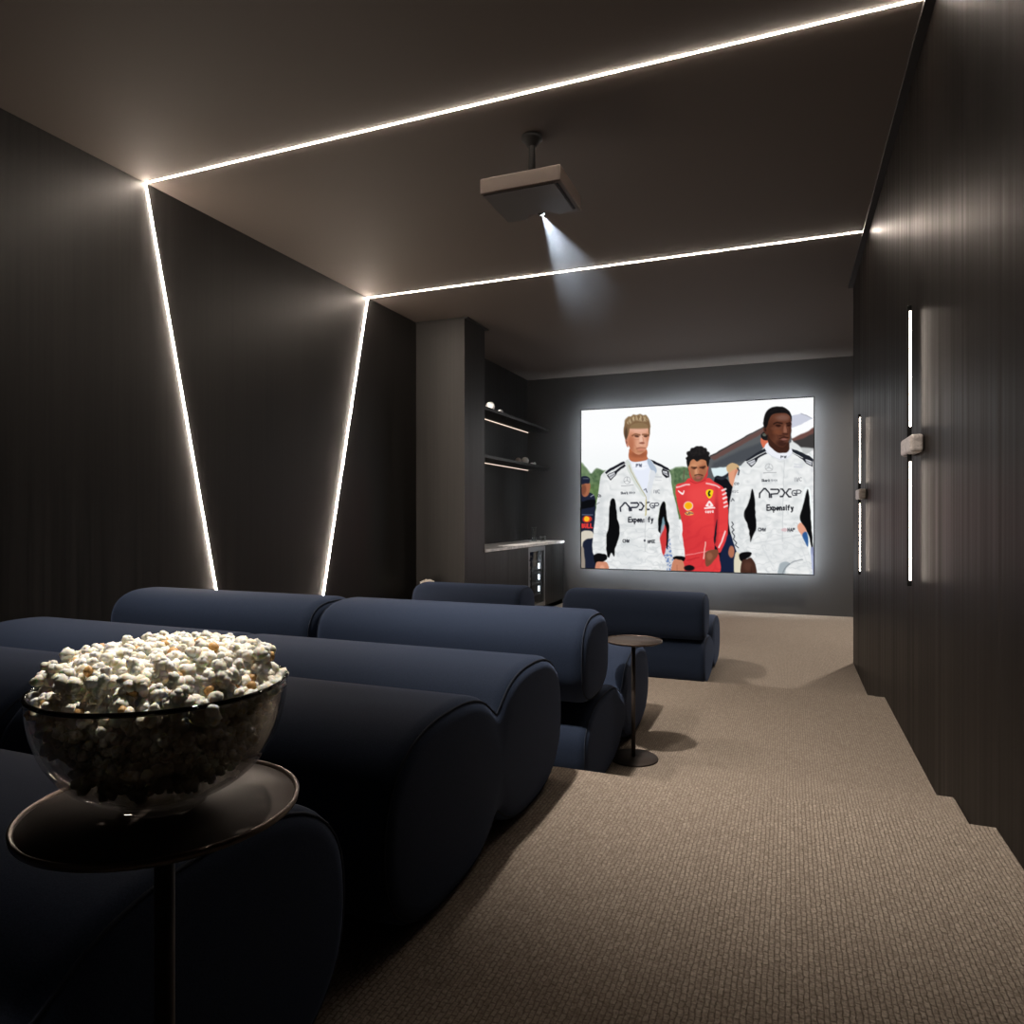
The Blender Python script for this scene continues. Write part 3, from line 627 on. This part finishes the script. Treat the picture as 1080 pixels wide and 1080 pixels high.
bmesh.ops.transform(bm, matrix=Matrix.Translation((0, d-.03, z0+.022)) @ Matrix.Rotation(PI/2+math.radians(12), 4, 'X') , verts=bm.verts[:])
obj('lens_barrel', bm, M['black'], pj)
bm = lathe(bmesh.new(), [(0, -.006), (.010, -.004), (.015, -.001), (.015, .004), (0, .004)], 32)
bmesh.ops.transform(bm, matrix=Matrix.Translation((0, d-.030, z0+.014)) @ Matrix.Rotation(-PI/2+math.radians(60), 4, 'X'), verts=bm.verts[:])
obj('lens', bm, M['lens'], pj)
obj('mount_pole', lathe(bmesh.new(), [(0, z1-.002), (.019, z1-.002), (.015, -.03), (.015, -.02), (0, -.02)], 24), M['black'], pj)
obj('mount_plate', lathe(bmesh.new(), [(0, 0), (.050, 0), (.050, -.014), (.040, -.018), (.022, -.046), (0, -.046)], 32), M['black'], pj)

# beam of light in the haze between the lens and the screen
lens_w = Vector((PXc, PYc+d-.028, pz0+.010)); tgt = Vector(((SX0+SX1)/2, SY, (SZ0+SZ1)/2)); ax = (tgt-lens_w).normalized()
l = bpy.data.lights.new('projector_lamp', 'SPOT'); l.energy = 1300; l.color = (.80, .88, 1.0); l.spot_size = math.radians(29); l.spot_blend = .5; l.shadow_soft_size = .004
lo = bpy.data.objects.new('projector_lamp', l); C.objects.link(lo); lo.parent = pj
lo.location = lens_w + ax*.012 - Vector((PXc, PYc, CEIL)); lo.rotation_euler = ax.to_track_quat('-Z', 'Y').to_euler()
m = bpy.data.materials.new('beam_haze'); m.use_nodes = True; nt = m.node_tree; nt.nodes.clear()
vs = N(nt, 'ShaderNodeVolumeScatter', Color=(.92, .96, 1, 1), Anisotropy=.0)
tc = N(nt, 'ShaderNodeTexCoord'); no = N(nt, 'ShaderNodeTexNoise', Scale=7.0, Detail=2.0); nt.links.new(tc.outputs['Object'], no.inputs['Vector'])
mr = N(nt, 'ShaderNodeMapRange'); mr.inputs[1].default_value = .25; mr.inputs[2].default_value = .75; mr.inputs[3].default_value = .02; mr.inputs[4].default_value = .09
nt.links.new(no.outputs['Fac'], mr.inputs[0])
gr = N(nt, 'ShaderNodeVectorMath', operation='LENGTH'); nt.links.new(tc.outputs['Object'], gr.inputs[0])   # the beam's fading light is built into the haze density
md = N(nt, 'ShaderNodeMapRange'); md.inputs[1].default_value = .05; md.inputs[2].default_value = 1.05; md.inputs[3].default_value = 1.0; md.inputs[4].default_value = 0.0
nt.links.new(gr.outputs['Value'], md.inputs[0]); mm = N(nt, 'ShaderNodeMath', operation='MULTIPLY')
nt.links.new(mr.outputs[0], mm.inputs[0]); nt.links.new(md.outputs[0], mm.inputs[1]); nt.links.new(mm.outputs[0], vs.inputs['Density'])
ou = N(nt, 'ShaderNodeOutputMaterial'); nt.links.new(vs.outputs[0], ou.inputs['Volume'])
bm = bmesh.new(); q = ax.to_track_quat('Z', 'Y'); rr = []
for t, rad in ((.016, .024), (1.0, .024+.984*math.tan(math.radians(15)))):
    rr.append([bm.verts.new(q @ Vector((rad*math.cos(2*PI*i/40), rad*math.sin(2*PI*i/40), t))) for i in range(40)])
for i in range(40): bm.faces.new((rr[0][i], rr[0][(i+1) % 40], rr[1][(i+1) % 40], rr[1][i]))
bm.faces.new(rr[0]); bm.faces.new(rr[1])
tag(obj('projector_beam', bm, m, loc=lens_w), 'hazy cone of light falling from the ceiling projector towards the screen', 'light beam', kind='stuff')

# ------------------------------------------------------------------ wall sconces
def sconce(y, zt, zb, label):
    zc = (zt+zb)/2; r = thing('wall_sconce', label, 'light', (RX, y, zc), 'linear wall sconces'); h = (zt-zb)/2
    obj('bar', bx(-.040, -.008, -h, -.024, .008, h, bev=.002), M['black'], r)
    for a, b in ((.075, h-.022), (-h+.022, -.062)):
        obj('light_tube', bx(-.0325, -.0115, a, -.0265, -.0075, b, bev=.001), M['sconce_led'], r)
    bm = box(bmesh.new(), -.046, -.125, -.034, 0, .125, .034, bev=.012, seg=3)
    obj('stone_block', bm, M['stone'], r)
sconce(1.735*S, EYE+.456*S, EYE-.155*S, 'nearer upright bar light with grey stone block on right wall')
sconce(2.875*S, EYE+.372*S, EYE-.2205*S, 'farther upright bar light with stone block on right wall, next to the wall end')

# ------------------------------------------------------------------ bar niche
FX = CX0                                  # cabinet fronts
CT = EYE - .1864*S                        # top of the worktop
b = thing('bar_cabinet', 'dark veneered bar cabinet between the column and the wine fridge', 'cabinet', ((LX+FX)/2, CY1, 0), 'bar cabinets')
cw = (FX-LX)/2
y1 = 4.127*S - CY1
obj('body', bx(-cw+.012, .004, .0, cw-.02, y1, CT-.032), M['wall'], b)
for a, c in ((.002, y1/2-.0015), (y1/2+.0015, y1-.002)): obj('door', bx(cw-.02, a, .06, cw, c, CT-.034, bev=.001), M['wall'], b)
obj('plinth', bx(cw-.05, 0, 0, cw-.02, y1, .06), M['black'], b)
b = thing('bar_cabinet', 'narrow dark bar cabinet between the wine fridge and the screen wall', 'cabinet', ((LX+FX)/2, 4.462*S, 0), 'bar cabinets')
y1 = BY - 4.462*S
obj('body', bx(-cw+.012, 0, 0, cw-.02, y1-.004, CT-.032), M['wall'], b)
obj('door', bx(cw-.02, .002, .06, cw, y1-.002, CT-.034, bev=.001), M['wall'], b)
obj('plinth', bx(cw-.05, 0, 0, cw-.02, y1, .06), M['black'], b)
tag(obj('worktop', bx(-cw, 0, -.030, cw+.012, BY-CY1, 0, bev=.003), M['marble'], loc=((LX+FX)/2, CY1, CT)), 'pale marble worktop on the bar cabinets', 'countertop')
fr = thing('wine_fridge', 'small lit wine fridge with glass door under the bar worktop', 'fridge', ((LX+FX)/2, 4.127*S, 0))
fw, fh = (4.462-4.127)*S, CT-.032
bm = bmesh.new()
box(bm, -cw, .004, .05, cw-.03, .022, fh-.002); box(bm, -cw, fw-.022, .05, cw-.03, fw-.004, fh-.002)
box(bm, -cw, .022, .05, cw-.03, fw-.022, .07); box(bm, -cw, .022, fh-.02, cw-.03, fw-.022, fh-.002); box(bm, -cw, .022, .07, -cw+.02, fw-.022, fh-.02)
obj('housing', bm, M['fridge_in'], fr)
bm = bmesh.new()
box(bm, cw-.028, .006, .06, cw, .056, fh-.004, bev=.002); box(bm, cw-.028, fw-.056, .06, cw, fw-.006, fh-.004, bev=.002)
box(bm, cw-.028, .056, .06, cw, fw-.056, .11, bev=.002); box(bm, cw-.028, .056, fh-.06, cw, fw-.056, fh-.004, bev=.002)
df = obj('door', bm, M['steel'], fr)
obj('pane', bx(cw-.018, .056, .11, cw-.012, fw-.056, fh-.06), M['door_glass'], df)
obj('handle', tube(bmesh.new(), [(cw, .03, .2), (cw+.025, .03, .21), (cw+.025, .03, fh-.16), (cw, .03, fh-.15)], .006), M['black'], df)
for i, zz in enumerate((.20, .335, .47, .605)):
    bm = bmesh.new()
    for j in range(8): box(bm, -cw+.03, .04+j*(fw-.09)/7, zz, cw-.06, .048+j*(fw-.09)/7, zz+.006)
    box(bm, cw-.062, .03, zz-.006, cw-.05, fw-.03, zz+.012)
    obj('shelf', bm, M['steel'], fr)
for zz in (.23, .37, .505): obj('light_strip', bx(cw-.085, fw-.030, zz, cw-.066, fw-.0225, zz+.065), M['fridge_led'], fr)
obj('control_panel', bx(cw-.06, .03, fh-.055, cw-.032, fw-.03, fh-.022), M['black'], fr)
obj('plinth', bx(cw-.07, .004, 0, cw-.04, fw-.004, .05), M['black'], fr)
FO = Vector(((LX+FX)/2, 4.127*S, 0))
def bottle(x, y, z, lab):
    bm = bmesh.new(); prof = [(0, 0), (.034, 0), (.036, .01), (.036, .16), (.03, .19), (.014, .215), (.013, .28), (0, .28)]
    lathe(bm, prof, 20)
    rot = Matrix.Translation((FO.x+x, FO.y+y, z)) @ Matrix.Rotation(PI/2, 4, 'Y')
    o = obj('wine_bottle', bm, M['bottle']); o.matrix_world = rot
    obj('foil_cap', lathe(bmesh.new(), [(.0135, .235), (.0142, .235), (.0142, .282), (0, .282)], 16), M['cork'], o)
    return tag(o, lab, 'bottle', 'bottles lying in the wine fridge')
for zz, lb in ((.212, 'bottom'), (.347, 'second lowest'), (.482, 'second highest'), (.617, 'top')):
    for y in (.13, .26, .39, .49):
        bottle(-.17, y, zz+.037, 'dark wine bottle lying on the %s shelf of the wine fridge' % lb)

def shelf(zb, label):
    r = thing('floating_shelf', label, 'shelf', (LX, CY1, zb), 'bar shelves'); ln = BY-CY1
    obj('board', bx(0, 0, 0, .17*S, ln, .032, bev=.001), M['wall'], r)
    obj('light_strip', bx(.004, .01, -.007, .013, ln-.01, 0), M['shelf_led'], r)
    return zb + .032
ZA = shelf(EYE+.612*S, 'upper dark wall shelf with a light line beneath in the bar niche')
ZB = shelf(EYE+.332*S, 'lower dark wall shelf with a light line beneath in the bar niche')
def ball(x, y, z, r, mat, lab, base=False):
    t = thing('decorative_sphere', lab, 'ornament', (x, y, z))
    obj('ball', sphere(bmesh.new(), 0, 0, r+(.012 if base else 0)-.001, r, 4), mat, t)
    obj('stand', lathe(bmesh.new(), [(0, 0), (r*.55, 0), (r*.55, .004), (r*.3, .014 if base else .006), (0, .014 if base else .006)], 24), M['black'], t)
ball(-1.7*S, 3.935*S, ZA, .052, M['white'], 'white ball ornament on the upper bar shelf', True)
ball(-1.7*S, 4.547*S, ZB, .047, M['white'], 'larger white ball ornament on the lower bar shelf')
ball(-1.7*S, 4.415*S, ZB, .035, M['pinkish'], 'small blush ball ornament on the lower bar shelf')
bm = bmesh.new(); tube(bm, [(0, -.055, .012), (0, -.03, .020), (0, 0, .022), (0, .03, .020), (0, .055, .015)], [.006, .012, .016, .018, .012], 12)
tag(obj('shell_ornament', bm, M['white'], loc=(-1.655*S, 3.99*S, ZA)), 'small white shell shaped ornament lying beside the ball on upper bar shelf', 'ornament')
bm = bmesh.new(); tube(bm, [(0, -.075, .010), (0, -.03, .013), (0, .03, .014), (0, .075, .016)], [.006, .010, .012, .017], 12)
tag(obj('shell_ornament', bm, M['white'], loc=(-1.650*S, 4.565*S, ZB)), 'slim white stick shaped ornament lying before the balls on lower bar shelf', 'ornament')
tag(obj('glass_carafe', lathe(bmesh.new(), [(0, .004), (.030, .004), (.033, .02), (.033, .17), (.036, .185), (.034, .185), (.031, .17), (.031, .02), (.028, .008), (0, .008)], 28), M['glass'], loc=(-1.65*S, 4.59*S, CT-.003)), 'tall clear glass carafe standing on the marble worktop', 'carafe')
tag(obj('glass_tumbler', lathe(bmesh.new(), [(0, .004), (.032, .004), (.037, .075), (.035, .075), (.030, .012), (0, .012)], 28), M['glass'], loc=(-1.59*S, 4.61*S, CT-.003)), 'short clear glass tumbler beside the carafe on the marble worktop', 'glass')

# ------------------------------------------------------------------ upholstered seats
def outline(lobes, n=144, sm=.06):
    """smooth union of rounded lobes (yc, zc, half width, half height, power) seen from the side -> list of (y, z)"""
    yc = sum(l[0] for l in lobes)/len(lobes); zc = sum(l[1] for l in lobes)/len(lobes)
    out = []
    for i in range(n):
        t = 2*PI*i/n; dy, dz = math.cos(t), math.sin(t)
        def f(r):
            v = [((abs(yc+r*dy-l[0])/l[2])**l[4] + (abs(zc+r*dz-l[1])/l[3])**l[4])**(1/l[4]) for l in lobes]
            return -sm*math.log(sum(math.exp(-q/sm) for q in v))
        a, b = 0, 1.5
        for _ in range(40):
            c = (a+b)/2
            if f(c) < 1: a = c
            else: b = c
        out.append((yc+a*dy, zc+a*dz))
    # even spacing along the line
    P = np.array(out+[out[0]]); s = np.r_[0, np.cumsum(np.hypot(*np.diff(P, axis=0).T))]
    q = np.linspace(0, s[-1], n, endpoint=False)
    return [(np.interp(v, s, P[:, 0]), np.interp(v, s, P[:, 1])) for v in q]
def inset(P, d):
    A = np.array(P); tn = np.roll(A, -2, 0) - np.roll(A, 2, 0); tn /= np.hypot(tn[:, 0], tn[:, 1])[:, None]
    nr = np.stack([-tn[:, 1], tn[:, 0]], 1)          # inward for a counter-clockwise outline
    return (A + nr*d).tolist()
def bolster(P, x0, x1, r, dome=.012):
    """outline pushed along x, the ends rounded over by r and slightly domed"""
    bm = bmesh.new(); rings = []
    ctr = np.array(P).mean(0)
    def ring(x, Q): rings.append([bm.verts.new((x, y, z)) for y, z in Q])
    st = np.linspace(0, PI/2, 7)
    mid = np.array(inset(P, r))
    def dome_rings(sign, xe):
        rs = []
        for k in (.97, .85, .65, .4, .15):
            rs.append((xe + sign*dome*(1-k**2), (ctr + (mid-ctr)*k).tolist()))
        return rs
    for x, Q in reversed(dome_rings(-1, x0)): ring(x, Q)
    for a in st: ring(x0 + r*(1-math.sin(a)), inset(P, r*(1-math.cos(a))))
    for a in st[::-1]: ring(x1 - r*(1-math.sin(a)), inset(P, r*(1-math.cos(a))))
    for x, Q in dome_rings(1, x1): ring(x, Q)
    rings2 = rings; n = len(P)
    # the first set of end rings run from the middle outwards, so every ring joins the next
    seq = rings2[:5] + rings2[5:12][::-1] + rings2[12:19][::-1] + rings2[19:]
    return bm, seq, n
def bolster_mesh(P, x0, x1, r, dome=.012):
    bm = bmesh.new(); n = len(P); ctr = np.array(P).mean(0); mid = np.array(inset(P, r)); seq = []
    def ring(x, Q): seq.append([bm.verts.new((x, y, z)) for y, z in Q])
    for k in (.15, .4, .65, .85): ring(x0 - dome*(1-k**2), (ctr+(mid-ctr)*k).tolist())
    for a in np.linspace(0, PI/2, 7): ring(x0 + r*(1-math.cos(a)), inset(P, r*(1-math.sin(a))))
    for a in np.linspace(PI/2, 0, 7): ring(x1 - r*(1-math.cos(a)), inset(P, r*(1-math.sin(a))))
    for k in (.85, .65, .4, .15): ring(x1 + dome*(1-k**2), (ctr+(mid-ctr)*k).tolist())
    for a, b in zip(seq, seq[1:]):
        for i in range(n): bm.faces.new((a[i], a[(i+1) % n], b[(i+1) % n], b[i])).smooth = True
    bm.faces.new(seq[0]).smooth = True; bm.faces.new(seq[-1]).smooth = True
    return bm
def piping(P, x, r, rad=.0045):
    return [(x, y, z) for y, z in inset(P, r*.32 - rad*.3)][::2]
BENCH = outline([(-.233, .193, .262, .193, 2.5), (.233, .193, .262, .193, 2.5)], sm=.035)
BASE = outline([(-.275, .155, .285, .155, 2.7), (.285, .19, .29, .19, 2.5)])
ROLL = outline([(0, 0, .185, .158, 2.7)], 96)
def add_piping(P, x0, x1, r, par):
    for x in (x0 + r*.27, x1 - r*.27):
        obj('piping', tube(bmesh.new(), piping(P, x, r), .0026, 6, True), M['piping'], par)
def bench(x0, x1, yc, z, label, grp='two roll upholstered benches'):
    t = thing('lounge_bench', label, 'bench', ((x0+x1)/2, yc, z), grp); h = (x1-x0)/2 - .0085
    c = obj('cushion', bolster_mesh(BENCH, -h, h, .036, .006), M['fabric'], t); add_piping(BENCH, -h, h, .036, c)
def sofa(x0, x1, yc, z, label):
    t = thing('lounge_sofa', label, 'sofa', ((x0+x1)/2, yc, z), 'upholstered sofa units'); h = (x1-x0)/2 - .0085
    c = obj('seat', bolster_mesh(BASE, -h, h, .036, .006), M['fabric'], t); add_piping(BASE, -h, h, .036, c)
    P = [(y-.40, zz+.467) for y, zz in ROLL]
    c = obj('backrest', bolster_mesh(P, -h, h, .05, .006), M['fabric'], t); add_piping(P, -h, h, .05, c)
xr = -.34*S
bench(xr-1.03, xr, .41, F3, 'navy two-roll bench beneath the popcorn table at bottom left, cut by the picture edge')
bench(xr-1.03, xr, 1.495, F3, 'large navy two-roll bench right behind the popcorn bowl, beside the carpeted aisle')
bench(xr-2.06, xr-1.03, 1.495, F3, 'navy two-roll bench of the front row nearest the left wall')
sofa(xr-1.10, xr, 2.80, F2, 'navy sofa unit of the middle row beside the small side table and aisle')
sofa(xr-2.21, xr-1.10, 2.80, F2, 'navy sofa unit of the middle row nearest the left wall')
sofa(-.835*S, -.278*S, 5.30, F1, 'navy sofa unit of the far row beside the aisle, in front of the screen')
sofa(-1.512*S, -1.0*S, 5.30, F1, 'navy sofa unit of the far row in front of the bar')

# ------------------------------------------------------------------ side tables
def side_table(x, y, z, r, h, label):
    t = thing('side_table', label, 'table', (x, y, z), 'round pedestal side tables')
    tp = obj('table_top', lathe(bmesh.new(), [(0, h-.010), (r-.008, h-.010), (r-.002, h-.006), (r-.002, h-.003), (0, h-.003)], 96), M['bronze'], t)
    obj('rim', lathe(bmesh.new(), [(r-.004, h-.007), (r, h-.006), (r+.0008, h-.001), (r-.001, h), (r-.004, h-.003), (r-.004, h-.007)], 96), M['bronze_rim'], tp)
    obj('pole', lathe(bmesh.new(), [(0, .006), (.0082, .006), (.0082, h-.010), (0, h-.010)], 24), M['bronze'], t)
    obj('base', lathe(bmesh.new(), [(0, 0), (.095, 0), (.097, .003), (.095, .007), (.02, .009), (0, .009)], 64), M['bronze'], t)
T1 = (-.278*S, .25*S)
TH = .522
side_table(*T1, F3, .1105, TH, 'round bronze pedestal table under the large bowl of popcorn')
side_table(-.3155*S, 1.523*S, F2, .112, .47, 'small round pedestal table standing empty beside the aisle')
T3 = (-1.68*S, 3.1*S)
side_table(*T3, F1, .105, .465, 'pedestal table under the far popcorn bowl beside the column')

# ------------------------------------------------------------------ popcorn
def kernel(seed, lobes=7, sub=2, rad=.0112):
    rnd = random.Random(seed); bm = bmesh.new(); hullish = rnd.random() < .4
    dirs = []
    while len(dirs) < lobes:
        d = Vector((rnd.gauss(0, 1), rnd.gauss(0, 1), rnd.gauss(0, 1))).normalized()
        if all((d-e).length > .75 for e in dirs) or rnd.random() < .02: dirs.append(d)
    spec = [(Vector((0, 0, 0)), rad*.52, None)]
    for i, d in enumerate(dirs):
        if hullish and i == 0: spec.append((d*rad*.55, rad*.36, 'hull')); continue
        r = rnd.uniform(.34, .5)*rad; c = d*rad*rnd.uniform(.5, .72); spec.append((c, r, None))
        for _ in range(2):
            e = (d + Vector((rnd.gauss(0, .6), rnd.gauss(0, .6), rnd.gauss(0, .6)))).normalized(); spec.append((c+e*r*.62, r*rnd.uniform(.5, .72), None))
    for c, r, k in spec:
        q = bmesh.ops.create_icosphere(bm, subdivisions=sub, radius=r, matrix=Matrix.Translation(c)); ph = [rnd.uniform(0, 6) for _ in range(3)]
        for v in q['verts']:
            n = (v.co-c).normalized(); v.co += n*r*(.14*math.sin(n.x*5+ph[0])*math.sin(n.y*5+ph[1]) + .09*math.sin(n.z*9+ph[2]))
        for f in {f for v in q['verts'] for f in v.link_faces}: f.smooth = True; f.material_index = 1 if k else 0
    return bm
KV = []
for i in range(10):
    bm = kernel(i); me = bpy.data.meshes.new('popcorn'); bm.to_mesh(me); bm.free(); me.materials.append(M['corn']); me.materials.append(M['hull']); KV.append(me)
def bowl(x, y, z, R, H, label):
    t = thing('popcorn_bowl', label, 'bowl', (x, y, z), 'smoked glass bowls')
    fr = R*.33
    prof = [(0, .012)]
    th = .0028
    out = [(fr*.9 + (R-fr*.9)*math.sin(u)**.92, .010 + (H-.010)*(1-math.cos(u))**1.0) for u in np.linspace(0.12, PI/2, 22)]
    A = np.array(out); 
    inn = [(max(a-th, 0), b+th*.4) for a, b in out]
    bm = bmesh.new(); lathe(bm, [(0, .010)] + out + inn[::-1] + [(0, .0135)], 96)
    g = obj('glass_shell', bm, M['smoke'], t)
    obj('foot', lathe(bmesh.new(), [(fr*.7, .012), (fr*.98, .012), (fr*1.04, .004), (fr*1.02, 0), (fr*.8, 0), (fr*.78, .006), (fr*.7, .012)], 64), M['smoke'], t)
    obj('rim', tube(bmesh.new(), [((R-th/2)*math.cos(a), (R-th/2)*math.sin(a), H) for a in np.linspace(0, 2*PI, 96, endpoint=False)], .0021, 8, True), M['rim'], g)
    return inn
BZ = F3+TH
BR, BH = .101, .102
inn = bowl(*T1, BZ-.0005, BR, BH, 'large smoked glass bowl heaped with popcorn on the near bronze table')
def rin(zz):   # inner radius of the bowl at a height
    return float(np.interp(zz, [b for a, b in inn], [a for a, b in inn]))
rnd = random.Random(5)
spots = []
def mound(r): return BH - .004 + .022*(1-(r/BR)**2)**.8 if r < BR else BH-.004
tries = 0
while len(spots) < 150 and tries < 40000:
    tries += 1
    a, q = rnd.uniform(0, 2*PI), (BR-.010)*math.sqrt(rnd.random())
    p = Vector((q*math.cos(a), q*math.sin(a), mound(q)-.004+rnd.uniform(-.003, .003)))
    if all((p-s).length >  .0158 for s in spots): spots.append(p)
first = len(spots)
tries = 0
while len(spots) < 200 and tries < 60000:    # a loose second layer
    tries += 1
    a, q = rnd.uniform(0, 2*PI), (BR-.018)*math.sqrt(rnd.random())
    p = Vector((q*math.cos(a), q*math.sin(a), mound(q)+.008+rnd.uniform(0, .004)))
    if all((p-s).length > .0148 for s in spots) and sum((p-s).length < .024 for s in spots) >= 2: spots.append(p)
for p in spots:
    o = bpy.data.objects.new('popcorn', KV[rnd.randrange(10)]); C.objects.link(o)
    o.location = (T1[0]+p.x, T1[1]+p.y, BZ+p.z); o.rotation_euler = (rnd.uniform(0, 6.3), rnd.uniform(0, 6.3), rnd.uniform(0, 6.3)); k = rnd.uniform(.88, 1.18); o.scale = (k, k, k)
    tag(o, 'white popped corn in the heap atop the large glass bowl', 'popcorn', 'popcorn heaped in the large bowl')
# popcorn further down in the bowl, seen only dimly through the glass
lowk = []
for i in range(5):
    bm = kernel(50+i, 6, 1); lowk.append(([v.co.copy() for v in bm.verts], [[v.index for v in f.verts] for f in (bm.faces.ensure_lookup_table() or bm.faces)], bm))
V, Fc, n0 = [], [], 0
fill = []; tries = 0
for vs_, fs_, b_ in lowk: b_.verts.index_update()
lowk = [([v.co.copy() for v in b_.verts], [[v.index for v in f.verts] for f in b_.faces]) for _, _, b_ in lowk]
while len(fill) < 460 and tries < 60000:
    tries += 1
    zz = rnd.uniform(.0235, BH-.012); rmax = rin(zz-.006)-.0105
    if rmax < .004: continue
    a = rnd.uniform(0, 2*PI); q = rmax*math.sqrt(rnd.uniform(.25, 1)); p = Vector((q*math.cos(a), q*math.sin(a), zz))
    if all((p-s).length > .0150 for s in fill): fill.append(p)
for p in fill:
    vs_, fs_ = lowk[rnd.randrange(5)]
    R3 = Matrix.Rotation(rnd.uniform(0, 6), 3, 'X') @ Matrix.Rotation(rnd.uniform(0, 6), 3, 'Z'); b0 = len(V)
    V += [tuple(p + R3 @ v) for v in vs_]; Fc += [[b0+i for i in f] for f in fs_]
tag(obj('popcorn_filling', (V, [], Fc), M['corn'], loc=(T1[0], T1[1], BZ), smooth=True), 'popcorn packed inside the large smoked glass bowl, seen through the glass', 'popcorn', kind='stuff')
# the far bowl
inn2 = bowl(T3[0], T3[1], F1+.465-.0005, .078, .066, 'smoked glass bowl of popcorn on the far table, peeking over the sofa by the column')
fp = []; tries = 0
while len(fp) < 34 and tries < 9000:
    tries += 1; a, q = rnd.uniform(0, 2*PI), .062*math.sqrt(rnd.random()); p = Vector((q*math.cos(a), q*math.sin(a), .066+.036*(1-(q/.075)**2)))
    if all((p-s).length > .0145 for s in fp): fp.append(p)
for p in fp[:34]:
    o = bpy.data.objects.new('popcorn', KV[rnd.randrange(10)]); C.objects.link(o); o.location = (T3[0]+p.x, T3[1]+p.y, .465+p.z)
    o.rotation_euler = (rnd.uniform(0, 6), rnd.uniform(0, 6), 0); tag(o, 'pale popped corn in the heap of the far bowl by the column', 'popcorn', 'popcorn heaped in the far bowl')
bm = bmesh.new(); lathe(bm, [(0, .02), (.03, .02), (.058, .04), (.070, .062), (.055, .075), (.03, .09), (0, .096)], 32)
for v in bm.verts: v.co += v.co.normalized()*random.uniform(-.003, .002)
tag(obj('popcorn_filling', bm, M['corn'], loc=(T3[0], T3[1], .465)), 'popcorn packed inside the far glass bowl beside the column', 'popcorn', kind='stuff')

# ------------------------------------------------------------------ world and view
w = bpy.data.worlds.new('dark_room'); bpy.context.scene.world = w; w.use_nodes = True
w.node_tree.nodes['Background'].inputs[0].default_value = (.5, .55, .65, 1); w.node_tree.nodes['Background'].inputs[1].default_value = .0
sc = bpy.context.scene
sc.view_settings.view_transform = 'Standard'; sc.view_settings.look = 'None'; sc.view_settings.gamma = 1; sc.view_settings.use_curve_mapping = False
sc.view_settings.exposure = 0
sc.cycles.use_denoising = True; sc.cycles.max_bounces = 8; sc.cycles.diffuse_bounces = 4; sc.cycles.transparent_max_bounces = 16
sc.cycles.sample_clamp_indirect = 4
